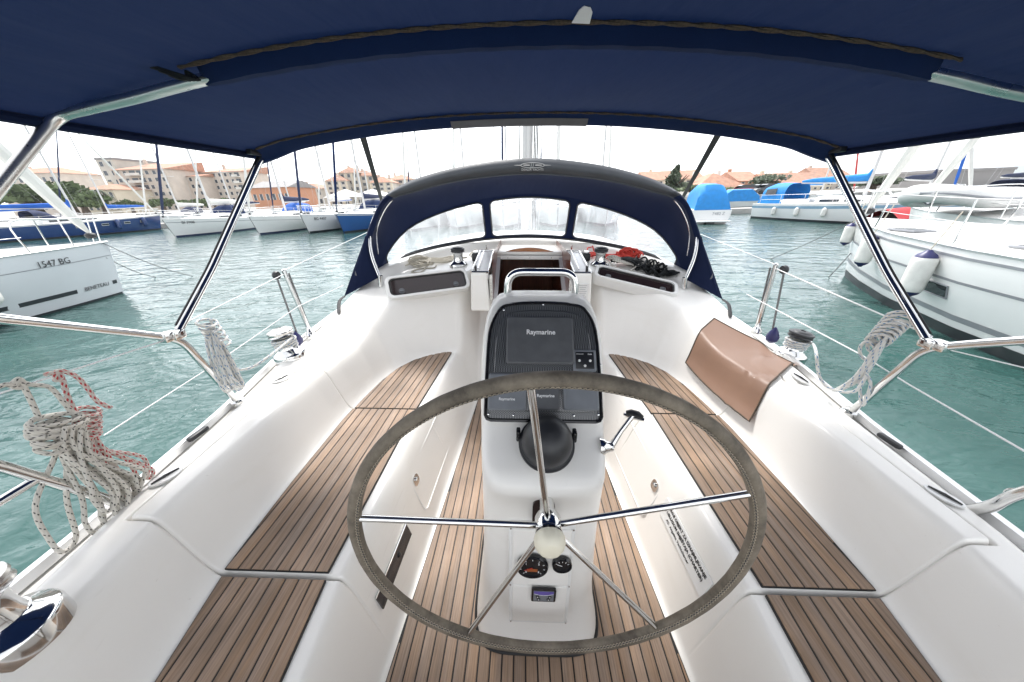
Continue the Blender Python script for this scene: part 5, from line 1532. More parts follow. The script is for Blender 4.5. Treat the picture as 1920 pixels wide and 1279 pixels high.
# ================================================================== yachts in the harbour
def hull_fn(L, B, fb, fbow, rake, trans=.80):
    S = [0, .15, .3, .5, .68, .8, .9, .96, 1.0]; Wd = [trans, .90, .97, 1.0, .88, .68, .40, .18, .012]
    def pt(s, k, side):
        """s stern..bow, k 0 (under water) .. 1 (sheer)"""
        sheer = fb + (fbow - fb) * s ** 2
        z = -.45 + (sheer + .45) * k
        kk = max(0, min(1, (z + .1) / (sheer + .1)))
        fine = float(np.interp(s, S, Wd))
        flare = 1 - (.12 + .30 * s ** 3) * (1 - kk) ** 1.6
        y = -L / 2 + s * (L - rake * (1 - kk) * s ** 4)
        return Vector((side * B / 2 * fine * flare, y, z))
    return pt
def yacht_model(name, label, loc, rz, L=11.0, B=3.6, fb=1.0, fbow=1.35, hull='hull_white', boot='boot_black', stripe=None, furl='sail_white', mastm='mast_white', mh=14.0, rake=.5,
                boomc='canvas_navy_far', hoodc=None, near=False, group=None, cabin=True, mast=True, genoa=True, furl_r=.09, bimini=None, cat='yacht', boot_z=None, far=False):
    t = thing(name, label, cat, loc, rz, group, local=True)
    pt = hull_fn(L, B, fb, fbow, rake)
    ns, nk = (44, 16) if near else (22, 8)
    ss = [1 - (1 - i / ns) ** 1.35 for i in range(ns + 1)]
    def skin(k0, k1, off, side, nk_=nk):
        rows = []
        for s in ss:
            r = []
            for j in range(nk_ + 1):
                p = pt(s, k0 + (k1 - k0) * j / nk_, side); p.x += side * off; r.append(p)
            rows.append(r)
        return rows
    q = MB()
    rowsS = skin(0, 1, 0, 1); rowsP = skin(0, 1, 0, -1)
    q.grid([list(reversed(rp)) + rs for rp, rs in zip(rowsP, rowsS)])
    m_ = 2 * (nk + 1); q.f.append(tuple(range(m_)))
    q.build('hull', hull, t, angle=35)
    def zk(z, s):
        return (z + .45) / (fb + (fbow - fb) * s ** 2 + .45)
    for side in (-1, 1):
        for nm, z0, z1, m2 in (('boot_stripe', -.3, .13 if boot_z is None else boot_z, boot),) + (tuple(stripe) if stripe else ()):
            q = MB(); rows = []
            for s in ss[:-1] + [.997]:
                if z0 < 0: a, b = zk(z0, s), zk(z1, s)
                else:
                    sh = fb + (fbow - fb) * s ** 2
                    a, b = zk(sh - z1, s), zk(sh - z0, s)
                rr = []
                for j in range(4):
                    p = pt(s, a + (b - a) * j / 3, side); p.x += side * .006; rr.append(p)
                rows.append(rr)
            q.grid(rows); q.build(nm, m2, t)
    # deck with camber, toe rail
    q = MB(); rows = []
    for s in ss:
        e = pt(s, 1, 1); rows.append([Vector((e.x * f, e.y, e.z + .06 * (1 - f * f) * min(1, e.x) - .02 * 0)) for f in (-1, -.66, -.33, 0, .33, .66, 1)])
    q.grid(rows); q.build('deck', 'deck_white', t)
    for side in (-1, 1):
        q = MB(); q.tube([pt(s, 1, side) + Vector((0, 0, .015)) for s in ss], .022, 5); q.build('toe_rail', 'alu' if near else 'deck_white', t)
    zd = lambda s: fb + (fbow - fb) * s ** 2
    mast_y = L * .08
    if cabin:
        q = MB(); rows = []
        for i in range(17):
            f = i / 16; s = .40 + .42 * f; y = -L / 2 + s * L
            h = .40 * (1 - f ** 2.2) * (1 if i else 1) + .03; w = B / 2 * (.64 - .34 * f ** 1.6)
            z0 = zd(s) + .03
            rows.append([Vector((x * w, y - (.0 if i else .0), z0 + h * zf)) for x, zf in ((-1, 0), (-.93, .62), (-.82, .92), (-.5, 1.03), (0, 1.08), (.5, 1.03), (.82, .92), (.93, .62), (1, 0))])
        q.grid(rows); q.f.append(tuple(range(9))); ca = q.build('coachroof', 'hull_white', t, angle=50)
        for side in (-1, 1):
            for (f0, f1) in ((.06, .30), (.36, .56)):
                q = MB(); rows = []
                for k in range(7):
                    f = f0 + (f1 - f0) * k / 6; s = .40 + .42 * f; y = -L / 2 + s * L; h = .40 * (1 - f ** 2.2) + .03; w = B / 2 * (.64 - .34 * f ** 1.6); z0 = zd(s) + .03
                    rows.append([Vector((side * w * (.992 - .045 * g + .012), y, z0 + h * g)) for g in (.22, .40, .56)])
                q.grid(rows); q.build('cabin_window', 'glass_dark', ca)
        for f in (.22, .75):
            s = .40 + .42 * f; y = -L / 2 + s * L; h = .40 * (1 - f ** 2.2) + .03; z0 = zd(s) + .03 + h * 1.08
            q = MB(); q.box((0, y, z0 + .02), (.5, .5, .05), bev=.015); q.build('hatch', 'glass_dark' if near else 'stripe_grey', ca)
        # cockpit coaming aft
        for side in (-1, 1):
            q = MB(); q.box((side * B * .30, -L * .30, fb + .16), (.16, L * .32, .32), bev=.05); q.build('coaming', 'hull_white', t)
    mhh = mh
    if mast:
        q = MB(); q.tube([(0, mast_y, zd(.6)), (0, mast_y - .12, mhh)], [.085, .065], 8); mo = q.build('mast', mastm, t)
        for z in (mhh * .42, mhh * .70):
            q = MB(); q.tube([(-B * .27, mast_y - .25, z), (0, mast_y, z + .05), (B * .27, mast_y - .25, z)], .022, 5); q.build('spreader', mastm, mo)
        for side in (-1, 1):
            q = MB(); q.tube([(side * B * .46, mast_y - .3, zd(.58)), (side * B * .27, mast_y - .25, mhh * .42), (side * B * .27, mast_y - .25, mhh * .70), (0, mast_y, mhh - .1)], .007, 4); q.build('shroud', 'wire', mo)
        q = MB(); q.tube([(0, mast_y, mhh), (0, -L / 2 + .1, fb + .05)], .006, 4); q.build('backstay', 'wire', mo)
        if boomc:
            by = mast_y - .15; ln = L * .36; bzq = zd(.5) + 1.15
            q = MB(); q.tube([(0, by, bzq), (0, by - ln, bzq + .12)], .06, 8); bo = q.build('boom', mastm, t)
            q = MB(); q.tube([(0, by + .12, bzq + .75), (0, by, bzq + .28), (0, by - ln * .35, bzq + .24), (0, by - ln * .8, bzq + .24), (0, by - ln, bzq + .2)], [.06, .17, .15, .11, .06], 8, flat=1.3); q.build('sail_cover', boomc, bo)
    if genoa:
        bw = pt(.985, 1, 1); a = Vector((0, bw.y - .05, bw.z + .25)); b_ = Vector((0, mast_y - .06, mhh - .5))
        q = MB(); P = [a.lerp(b_, f) for f in (0, .02, .08, .35, .7, .95, 1)]
        q.tube(P, [.03, furl_r * .7, furl_r, furl_r * .9, furl_r * .6, .03, .012], 8); go = q.build('furled_genoa', furl, t)
        q = MB(); q.lathe([(.07, 0), (.10, .03), (.10, .09), (.07, .12), (0, .12)], a + Vector((0, 0, -.12)), 12); q.build('furling_drum', 'black_plastic', go)
    # pulpit, stanchions, lifelines
    pr = .014 if near else .018
    P0 = [pt(.86, 1, 1), pt(.93, 1, 1), pt(.992, 1, 1)]
    hgt = .62
    hoop = [Vector((p.x * .96, p.y, p.z + hgt)) for p in P0]
    hoop = hoop + [Vector((0, P0[2].y + .22, P0[2].z + hgt + .03))] + [Vector((-p.x, p.y, p.z)) for p in reversed(hoop)]
    q = MB(); q.tube(crom([pt(.86, 1, 1)] + hoop + [pt(.86, 1, -1)], 4), pr, 6); pu = q.build('pulpit', 'steel' if near else 'alu', t)
    for side in (-1, 1):
        p = pt(.93, 1, side); q = MB(); q.tube([p, Vector((p.x * .96, p.y, p.z + hgt))], pr, 6); q.build('pulpit_leg', 'steel' if near else 'alu', pu)
        p = pt(.985, 1, side); q = MB(); q.tube([p, Vector((p.x * .96, p.y + .1, p.z + hgt))], pr, 6); q.build('pulpit_leg', 'steel' if near else 'alu', pu)
        stn = (.06, .22, .38, .54, .70) if not far else ()
        for s in stn:
            p = pt(s, 1, side); q = MB(); q.tube([p, p + Vector((0, 0, hgt))], pr * .8, 5); q.build('stanchion', 'steel' if near else 'alu', t)
        for hh in ((1.0, .52) if not far else ()):
            q = MB(); q.tube([pt(s, 1, side) + Vector((0, 0, hgt * hh)) for s in stn + (.86,)], .006 if near else .008, 4); q.build('lifeline', 'wire', t)
    if hoodc:
        s = .42; y = -L / 2 + s * L; z0 = zd(s) + .35; w = B * .30
        q = MB(); rows = []
        for f, hh, dy in ((0, .72, -.55), (.4, .78, -.1), (.75, .60, .35), (1, .06, .75)):
            rows.append([Vector((w * 1.05 * math.copysign(abs(cos(a)) ** .6, cos(a)), y + dy, z0 + max(.0, hh * sin(a) ** .6 if sin(a) > 0 else 0))) for a in [pi * k / 12 for k in range(13)]])
        q.grid(rows); ho = q.build('spray_hood', hoodc, t)
        for side in (-1, 1):
            q = MB(); q.grid([[Vector((side * w * 1.06, y - .3, z0 + .12)), Vector((side * w * 1.02, y - .3, z0 + .42))], [Vector((side * w * 1.0, y + .3, z0 + .12)), Vector((side * w * .98, y + .2, z0 + .38))]]); q.build('hood_window', 'glass_dark', ho)
    if bimini:
        q = MB(); rows = [[Vector((x * B * .40, -L * .32 + dy, fb + 2.0 - .22 * x * x)) for x in (-1, -.5, 0, .5, 1)] for dy in (-1.0, 0, 1.0)]
        q.slab(rows, .03); q.build('bimini', bimini, t)
        for side in (-1, 1):
            for dy in (-.9, .9):
                q = MB(); q.tube([(side * B * .39, -L * .32, fb), (side * B * .39, -L * .32 + dy, fb + 1.78)], .016, 5); q.build('bimini_leg', 'steel', t)
    return t, pt, zd

def bow_at(u, v, rz, L, rake):
    """centre of a yacht whose stem meets the water at a pixel"""
    b = UW(u, v, Z=0); d = Vector((-sin(rz), cos(rz), 0))
    return b - d * (L / 2 - rake * .92)

# ---- near yacht to port, bow forward
rz = radians(-15); L1 = 11.0
cen1 = bow_at(232, 550, rz, L1, .22)
y1, pt1, zd1 = yacht_model('moored_yacht', 'white yacht with dark waterline stripe lying closest on the left, lettered bow', cen1, rz, L=L1, B=3.7, fb=1.2, fbow=1.30, rake=.22, hull='hull_white_shaded', boot='boot_black', boot_z=.05,
    stripe=(('cove_line', .30, .315, 'stripe_grey'),), near=True, furl='sail_white', furl_r=.13, mh=15, boomc='canvas_navy_far')
def hull_text(t, pt, txt, s, k, side, size, mat='black_print', off=.012, sx=1.0):
    a = pt(s - .02, k, side); b = pt(s + .02, k, side); c = pt(s, k + .06, side); p = pt(s, k, side)
    ex = (b - a).normalized() * (1 if side > 0 else -1); ey = (c - p)
    M = frame_at(p, ex, ey); M.translation += M.to_3x3() @ Vector((0, 0, off))
    return text_mesh(txt, size, M, mat, t, sx=sx)
hull_text(y1, pt1, '1547 BG', .885, .86, 1, .18)
hull_text(y1, pt1, 'BENETEAU', .945, .45, 1, .13, sx=1.0)
for (s0, s1) in ((.10, .905), (.982, .992)):
    q = MB(); q.slab([[pt1(s0 + (s1 - s0) * k / 20, kk, 1) + Vector((.008, 0, 0)) for kk in (.425, .475)] for k in range(21)], .004); q.build('name_stripe', 'boot_black', y1)
# white fender hung on its side
def fender(p, name, label, r=.13, ln=.62, ends='navy_plastic', tilt=(0, 0, 1), group=None, rope=None):
    t = thing(name, label, 'fender', p + Vector((0, 0, -ln / 2)), group=group)
    B = basis(tilt); h = ln / 2
    q = MB(); q.lathe([(r * .86, -h * .74), (r * .97, -h * .66), (r, -h * .5), (r, h * .5), (r * .97, h * .66), (r * .86, h * .74)], p, 24, B); q.build('body', 'fender_white', t)
    q = MB(); q.lathe([(r * .90, -h * .72), (r * .72, -h * .84), (r * .4, -h * .93), (r * .22, -h * 1.02), (0, -h * 1.02)], p, 20, B); q.build('lower_end', ends, t)
    q = MB(); q.lathe([(r * .90, h * .72), (r * .72, h * .84), (r * .4, h * .93), (r * .22, h * 1.02), (0, h * 1.02)], p, 20, B); q.build('upper_end', ends, t)
    if rope is not None:
        q = MB(); q.tube([p + B @ Vector((0, 0, h)), rope], .008, 6); q.build('lanyard', 'rope_plain', t)
    return t
def hull_point(root, pt, s, k, side, off):
    p = pt(s, k, side); p.x += side * off
    return Matrix.Rotation(root.rotation_euler.z, 3, 'Z') @ p + root.location
fp = UW(18, 522, Y=hull_point(y1, pt1, .77, .6, 1, .2).y)
fender(hull_point(y1, pt1, .775, .74, 1, .17), 'fender', 'plain white fender hanging on the left yacht by the picture edge', .17, .75, 'fender_white', rope=hull_point(y1, pt1, .775, 1.3, 1, -.03))

# ---- near yacht to starboard, bow forward
rz2 = radians(-6); L2 = 13.0
cen2 = bow_at(1584, 518, rz2, L2, .35)
y2, pt2, zd2 = yacht_model('moored_yacht', 'large white yacht with grey stripes and hull window lying closest on the right', cen2, rz2, L=L2, B=4.1, fb=1.14, fbow=1.32, rake=.35, near=True, boot_z=.17, furl='sail_white', furl_r=.10, mh=17,
    stripe=(('sheer_stripe', .08, .115, 'stripe_grey'), ('cove_stripe', .40, .435, 'stripe_grey'), ('lower_stripe', .87, .95, 'stripe_grey')), boomc='sail_white')
q = MB(); q.slab([[pt2(.690 + .05 * k / 6, kk, -1) + Vector((-.008, 0, 0)) for kk in (.60, .69)] for k in range(7)], .006); hw = q.build('hull_window', 'glass_dark', y2)
q = MB(); ed = [pt2(.688, .592, -1), pt2(.742, .592, -1), pt2(.742, .698, -1), pt2(.688, .698, -1), pt2(.688, .592, -1)]; q.tube([p + Vector((-.012, 0, 0)) for p in ed], .010, 6); q.build('frame', 'stripe_grey', hw)
for s in (.60, .585):
    q = MB(); q.lathe([(.025, 0), (.025, .01), (0, .014)], pt2(s, .80, -1) + Vector((-.004, 0, 0)), 12, basis((-1, 0, 0), (0, 1, 0))); q.build('skin_fitting', 'steel', y2)
for (x, s, w, l) in ((-.95, .815, .34, .50), (-1.12, .66, .42, .62), (.75, .80, .3, .45)):
    e = pt2(s, 1, 1); f = x / e.x; y = e.y; z = e.z + .06 * (1 - f * f)
    q = MB(); q.box((x, y, z + .015), (w, l, .035), bev=.01); ho = q.build('deck_hatch', 'stripe_grey', y2)
    q = MB(); q.box((x, y, z + .034), (w - .10, l - .10, .012), bev=.004); q.build('pane', 'glass_dark', ho)
fnd = ((1728, 'fat white fender with navy ends nearest us on the right yacht', .70, .135, .70), (1628, 'middle white navy-ended fender on the right yacht bow', .80, .120, .60), (1582, 'small white navy-ended fender at the right yacht stem', .885, .105, .50))
for (u, lab, s, r, ln) in fnd:
    # find the station that shows at this pixel column
    best = min(((abs(hull_u - u), s_) for s_ in [i / 200 for i in range(110, 196)] for hull_u in [None] if False), default=None)
    cand = None
    for i in range(100, 196):
        p = hull_point(y2, pt2, i / 200, .80, -1, r)
        d = TRIM.transposed() @ p - CAM
        fw = d.dot(_F); uu = 960 + FPX * d.dot(_R) / fw
        if cand is None or abs(uu - u) < cand[0]: cand = (abs(uu - u), i / 200)
    s_ = cand[1]
    p = hull_point(y2, pt2, s_, .80, -1, r + .02); p.z = zd2(s_) - ln * .60
    fender(p, 'fender', lab, r, ln, rope=hull_point(y2, pt2, s_, 1.0, -1, -.06) + Vector((0, 0, .45)))
# ---- yacht beyond it with a dinghy on the foredeck
rz3 = radians(-4)
y3, pt3, zd3 = yacht_model('moored_yacht', 'white yacht beyond the near right one, dinghy on its foredeck', Vector((12.4, 5.4, 0)), rz3, L=12.5, B=4.0, fb=1.15, fbow=1.34, rake=.4, furl='sail_white', furl_r=.10, mh=16, boomc='sail_white', near=True)
_c = UW(1800, 384, Y=9.3)
dg = thing('inflatable_dinghy', 'pale grey inflatable dinghy lashed on a foredeck at the right', 'dinghy', (_c.x, 9.3, 1.36), radians(104), local=True)
q = MB(); tubeL = [(-.62, -1.35, .30), (-.62, .3, .30), (-.55, .9, .36), (-.30, 1.3, .44), (0, 1.42, .47), (.30, 1.3, .44), (.55, .9, .36), (.62, .3, .30), (.62, -1.35, .30)]
q.tube(crom(tubeL, 6), [.05] + [.21] * 47 + [.05], 14); q.build('tube', 'dinghy', dg)
q = MB(); q.slab([[Vector((x * w, y, .16 + .10 * abs(x) + .02 * y)) for x in (-1, -.5, 0, .5, 1)] for y, w in ((-1.2, .5), (0, .5), (.8, .42), (1.2, .15))], .03); q.build('floor', 'stripe_grey', dg)
q = MB(); q.box((0, -1.2, .34), (.9, .04, .38), bev=.01); q.build('transom', 'dinghy', dg)
q = MB(); q.tube(crom([(-.83, -1.3, .30), (-.83, .3, .30), (-.75, .95, .36), (-.42, 1.45, .45), (0, 1.63, .47)], 5), .03, 6); q.build('rubbing_strake', 'stripe_grey', dg)

# ---- white and blue yachts in the row ahead on the port side, bows towards us
rowg = None
row = [
    # u, v of stem at the water, heading error, L, B, hull, furl, boom, hood, label
    (330, 446, 6, 11.5, 3.7, 'hull_white', 'canvas_navy_far', 'sail_white', 'canvas_hem', 'white yacht with navy furled genoa, first of the bow-on row right of the blue yacht', (('cove_line', .22, .245, 'stripe_navy'),)),
    (487, 441, 4, 10.8, 3.5, 'hull_white', 'sail_white', 'canvas_navy_far', 'canvas_blue', 'white yacht with navy waterline, second in the bow-on row', (('cove_line', .25, .275, 'stripe_grey'),)),
    (580, 438, 2, 10.5, 3.4, 'hull_white', 'canvas_navy_far', 'sail_white', None, 'white yacht lettered on the bow beside the royal blue one', None),
    (645, 438, 0, 11.0, 3.6, 'hull_royal', 'canvas_hem', 'canvas_navy_far', 'canvas_hem', 'royal blue yacht just left of the sprayhood', (('white_band', .05, .09, 'hull_white'),)),
    (770, 434, 0, 11.5, 3.7, 'hull_white', 'sail_white', 'canvas_navy_far', 'canvas_navy_far', 'white yacht seen through the left sprayhood window', None),
    (858, 430, -2, 11.0, 3.6, 'hull_white', 'sail_white', 'sail_white', None, 'white yacht seen at the right of the left sprayhood window', None),
    (945, 428, -2, 11.0, 3.6, 'hull_white', 'canvas_navy_far', 'canvas_blue', None, 'white yacht seen through the middle sprayhood window', None),
    (1045, 426, -4, 12.0, 3.8, 'hull_white', 'sail_white', 'canvas_navy_far', None, 'white yacht half seen between the middle and right sprayhood windows', None),
    (1135, 424, -6, 11.0, 3.6, 'hull_white', 'sail_white', 'sail_white', None, 'white yacht seen through the right sprayhood window', None)]
ROOTS = []
for i, (u, v, he, L, B, hu, fu, bo, ho, lab, stp) in enumerate(row):
    rz = pi + radians(he)
    t_, p_, z_ = yacht_model('moored_yacht', lab, bow_at(u, v, rz, L, .5), rz, L=L, B=B, fb=1.0, fbow=1.32, hull=hu, furl=fu, boomc=bo, hoodc=ho, stripe=stp, boot='stripe_navy' if i < 2 else 'boot_black', mh=13.2 + (i * 7 % 5) * .5, group='yachts moored bow-on across the water', furl_r=.085)
    ROOTS.append((t_, p_))
    if i == 0: hull_text(t_, p_, 'BI 3908', .90, .86, -1, .26)
    if i == 2: hull_text(t_, p_, 'BG 4407', .89, .84, -1, .28)
# ---- long navy yacht side-on at the far left
rzb = radians(-16)
t_, p_, z_ = yacht_model('moored_yacht', 'long navy blue yacht with white deck lying side-on at the far left', bow_at(300, 431, rzb, 14.0, .6), rzb, L=14.0, B=4.0, fb=1.1, fbow=1.45, hull='hull_blue', boot='boot_black', furl='sail_white', boomc='canvas_blue', mh=16, hoodc='canvas_navy_far', stripe=(('white_band', .03, .07, 'hull_white'),))
for s in (.50, .62, .74, .84):
    q = MB(); q.slab([[p_(s + .035 * k / 4, kk, 1) + Vector((.01, 0, 0)) for kk in (.74, .82)] for k in range(5)], .006); pf = q.build('hull_port', 'glass_dark', t_)
    q = MB(); q.tube([p_(s + a * .035, kk, 1) + Vector((.016, 0, 0)) for a, kk in ((0, .73), (1, .73), (1, .83), (0, .83), (0, .73))], .015, 5); q.build('frame', 'hull_white', pf)
for i, s in enumerate((.70, .86)):
    fender(hull_point(t_, p_, s, .74, 1, .20), 'fender', 'dark blue fender on the side of the navy yacht, ' + ('nearer its middle' if i == 0 else 'nearer its bow'), .17, .9, 'hull_blue')
    for c in list(COL.objects)[-3:]:
        if c.name.startswith('body'): c.data.materials.clear(); c.data.materials.append(MATS['hull_blue'])
# ---- second row further back, mostly masts and cabins
back = [(-52, 42, 170), (-46, 45, 186), (-40, 47, 176), (-34, 50, 184), (-28, 52, 178), (-22, 50, 182), (-16, 54, 176), (-10, 52, 184), (-4, 55, 180), (3, 56, 178), (-60, 36, 172)]
cols = ['canvas_blue', 'sail_white', 'canvas_navy_far', 'sail_white', 'canvas_blue', 'canvas_navy_far', 'sail_white', 'canvas_blue', 'canvas_navy_far', 'sail_white', 'canvas_blue']
ordn = ['first', 'second', 'third', 'fourth', 'fifth', 'sixth', 'seventh', 'eighth', 'ninth', 'tenth', 'eleventh']
order = sorted(range(len(back)), key=lambda k: back[k][0])
for k, (x, y, dg_) in enumerate(back):
    n_ = order.index(k)
    yacht_model('moored_yacht', 'distant white yacht, ' + ordn[n_] + ' from the left in the second row behind the bow-on yachts', (x, y, 0), radians(dg_), L=10.5 + (k % 3), B=3.5, fb=1.0, fbow=1.3, furl='sail_white' if k % 3 else 'canvas_navy_far', boomc=cols[k], hoodc='canvas_navy_far' if k % 2 else None, mh=13 + (k * 5 % 4) * .8, far=True, group='distant yachts of the second row')

# ---- right: sailing yacht with blue sprayhood, motor boat, red covered boat
rzs = radians(-167)
sb = UW(1428, 408, Z=0)
def stern_at(p, rz, L): d = Vector((-sin(rz), cos(rz), 0)); return p + d * (L / 2)
pS = UW(1432, 408, Z=0); pS.z = 0
t_, p_, z_ = yacht_model('moored_yacht', 'white yacht with pale blue stripe and bright blue sprayhood on the right', stern_at(pS, rzs, 10.5), rzs, L=10.5, B=3.4, fb=1.0, fbow=1.25, stripe=(('blue_band', .10, .26, 'stripe_blue'),), furl='sail_white', furl_r=.08, mh=13.5, boomc='canvas_sky', bimini=None)
tent = MB(); rows = []
for y, h, w in ((-5.1, .1, 1.15), (-4.9, 1.15, 1.1), (-4.3, 1.35, 1.15), (-3.2, 1.3, 1.1)):
    rows.append([Vector((w * math.copysign(abs(cos(a)) ** .5, cos(a)), y, 1.05 + h * abs(sin(a)) ** .5)) for a in [pi * k / 10 for k in range(11)]])
tent.grid(rows); tn = tent.build('cockpit_tent', 'canvas_sky', t_)
for side in (-1, 1):
    q = MB(); q.prism([(side * 1.16, -4.6, 1.65), (side * 1.16, -3.8, 1.65), (side * 1.10, -3.8, 2.05), (side * 1.08, -4.6, 2.0)], (side * .02, 0, 0)); q.build('tent_window', 'glass_dark', tn)
hull_text(t_, p_, 'B-9171 B', .90, .74, 1, .26, 'stripe_navy')
for i, s in enumerate((.20, .36, .52)):
    fender(hull_point(t_, p_, s, .70, 1, .13), 'fender', 'white fender, ' + ordn[i] + ' from the stern along the blue-striped yacht on the right', .12, .55, 'fender_white')
# motor boat
pM = UW(1330, 420, Z=0); pM.z = 0
mt = thing('motor_boat', 'small white motor boat with bright blue canvas tent, stern towards us', 'motor boat', pM, radians(-12), local=True)
q = MB(); rows = []
for y, w, zs, zk_ in ((-0, 1.18, .85, 0), (1.5, 1.22, .88, 0), (3.5, 1.15, 1.0, 0), (5.2, .75, 1.15, .1), (6.4, .05, 1.3, .5)):
    rows.append([Vector((-w, y, zs)), Vector((-w * .98, y, .5)), Vector((-w * .85, y, .05)), Vector((-w * .5, y, -.3)), Vector((0, y, -.4 + zk_)), Vector((w * .5, y, -.3)), Vector((w * .85, y, .05)), Vector((w * .98, y, .5)), Vector((w, y, zs))])
q.grid(rows); q.f.append(tuple(range(9))); q.build('hull', 'hull_white', mt, angle=40)
q = MB(); q.grid([[Vector((x * w, y, zs + .0)) for x in (-1, 0, 1)] for y, w, zs in ((0, 1.17, .86), (1.5, 1.2, .89), (3.5, 1.14, 1.0), (5.2, .74, 1.15), (6.35, .05, 1.29))]); q.build('deck', 'deck_white', mt)
q = MB(); q.box((0, -.35, .18), (2.1, .7, .08), bev=.03); q.build('swim_platform', 'hull_white', mt)
q = MB(); q.box((-.1, -.25, .02), (.55, .45, .28), bev=.08); q.build('outdrive', 'black_plastic', mt)
q = MB(); rows = []
for y, h, w, zz in ((.05, .06, 1.12, .86), (.35, 1.05, .98, .86), (.8, 1.55, .84, .86), (2.2, 1.62, .86, .9), (3.3, 1.2, .9, .95)):
    rows.append([Vector((w * math.copysign(abs(cos(a)) ** .45, cos(a)), y, zz + h * abs(sin(a)) ** .45)) for a in [pi * k / 14 for k in range(15)]])
q.grid(rows); q.f.append(tuple(range(15))); tt = q.build('canvas_tent', 'canvas_sky', mt)
q = MB(); q.prism([(-.42, .46, 1.55), (.35, .46, 1.55), (.32, .62, 2.05), (-.38, .62, 2.05)], (0, -.05, -.02)); q.build('tent_window', 'hazy_strip', tt)
text_mesh('7482 Z', .26, frame_at((.42, -.01, .62), (1, 0, 0), (0, 0, 1)), 'stripe_grey', mt, ext=.004)
# red covered boat between the right yachts
pr_ = UW(1690, 408, Z=.6)
rb = thing('covered_boat', 'small boat under a red cover behind the right yacht bow', 'boat', (pr_.x, pr_.y, 0), radians(-70), local=True); rb.scale = (.62, .62, .8)
q = MB(); rows = []
for s in range(9):
    f = s / 8; w = 1.0 * (1 - max(0, (f - .45) / .55) ** 2) + .03; y = -2.6 + 5.4 * f
    rows.append([Vector((-w, y, .75 + .25 * f)), Vector((-w * .9, y, .3)), Vector((-w * .5, y, -.2)), Vector((w * .5, y, -.2)), Vector((w * .9, y, .3)), Vector((w, y, .75 + .25 * f))])
q.grid(rows); q.f.append(tuple(range(6))); q.build('hull', 'hull_white', rb)
q = MB(); rows = []
for s in range(9):
    f = s / 8; w = 1.04 * (1 - max(0, (f - .45) / .55) ** 2) + .03; y = -2.62 + 5.45 * f; z = .72 + .25 * f
    rows.append([Vector((-w, y, z - .12)), Vector((-w, y, z)), Vector((-w * .5, y, z + .38)), Vector((0, y, z + .55 - .15 * f)), Vector((w * .5, y, z + .38)), Vector((w, y, z)), Vector((w, y, z - .12))])
q.grid(rows); q.build('cover', 'red_cover', rb)
# more yachts behind on the right
for k, (x, y, d_, fc, bc, lab) in enumerate(((30, 27, -65, 'canvas_blue', 'canvas_navy_far', 'white yacht with blue furled sail behind the red covered boat'), (38, 24, -80, 'sail_white', 'canvas_blue', 'white yacht far right with blue sail cover behind the dinghy'), (*(UW(1582, 386, Z=0) + Vector((.6, 5.2, 0)))[:2], 176, 'red_paint', 'canvas_sky', 'white yacht with red furled sail by the quay on the right'), (46, 34, -70, 'sail_white', 'canvas_navy_far', 'white yacht at the far right edge under the bimini'))):
    yacht_model('moored_yacht', lab, (x, y, 0), radians(d_), L=11.5, B=3.6, fb=1.0, fbow=1.3, furl=fc, boomc=bc, mh=13.5 + k, far=True, hoodc='canvas_navy_far' if k % 2 else None)
# mooring lines
def mline(a, b, label, sag=.15, r=.01):
    q = MB(); q.tube([a.lerp(b, k / 14) + Vector((0, 0, -sag * 4 * (k / 14) * (1 - k / 14))) for k in range(15)], r, 6, uv=True); tag(q.build('mooring_line', 'rope_grey'), label, 'rope')
bow1 = hull_point(y1, pt1, .985, 1.02, 1, 0)
mline(bow1, UW(207, 560, Z=-.05), 'mooring line dropping steeply from the lettered left bow', .02)
mline(bow1, UW(368, 520, Z=-.05), 'upper long mooring line running out from the left bow', .12)
mline(hull_point(y1, pt1, .985, .8, 1, 0), UW(297, 521, Z=-.05), 'lower long mooring line running out from the left bow', .10)
bow2 = hull_point(y2, pt2, .985, 1.0, -1, 0)
mline(bow2, UW(1440, 488, Z=-.05), 'mooring line running left from the right yacht stem', .05)
mline(hull_point(y2, pt2, .97, .6, -1, 0), UW(1550, 524, Z=-.05), 'short mooring line dropping beside the right yacht stem', .02)
# ================================================================== shore: land, quays, buildings, trees, hill
def land():
    edge = [(-420, 40), (-150, 58), (-60, 66), (0, 68), (28, 64), (30, 56), (70, 52), (75, 60), (300, 45), (700, 60)]
    mb = MB(); n = len(edge)
    top = [(x, y, 1.25) for x, y in edge]; bot = [(x, y, -1.5) for x, y in edge]
    mb.grid([bot, top]); far = [(x * 2.2, 900, 1.3) for x, y in edge]; mb.grid([top, far])
    o = mb.build('ground', 'concrete', smooth=False); o['kind'] = 'structure'
land()
def quay(name, label, pts, w, z, mat, thick=.5):
    t = thing(name, label, 'quay', (pts[0][0], pts[0][1], 0))
    a, b = Vector((*pts[0], 0)), Vector((*pts[1], 0)); d = (b - a).normalized(); nrm = Vector((-d.y, d.x, 0)); L = (b - a).length
    n = max(1, int(L / 4)); 
    me = None
    for i in range(n):
        q = MB(); p = a + d * (L * (i + .5) / n); ang = atan2(d.y, d.x)
        q.box((p.x, p.y, z - thick / 2), (L / n - .05, w, thick), Matrix.Rotation(ang, 3, 'Z'), bev=.03); q.build('slab', mat, t)
    return t
quay('floating_pontoon', 'low white pontoon between the motor boat and the blue-striped yacht', [UW(1345, 400, Y=33)[:2], UW(1470, 400, Y=33)[:2]], 2.0, .45, 'concrete', .6)
quay('stone_quay', 'grey stone quay wall behind the pontoon on the right', [UW(1340, 390, Y=46)[:2], UW(1620, 390, Y=46)[:2]], 3.0, 1.35, 'quay_stone', 2.4)
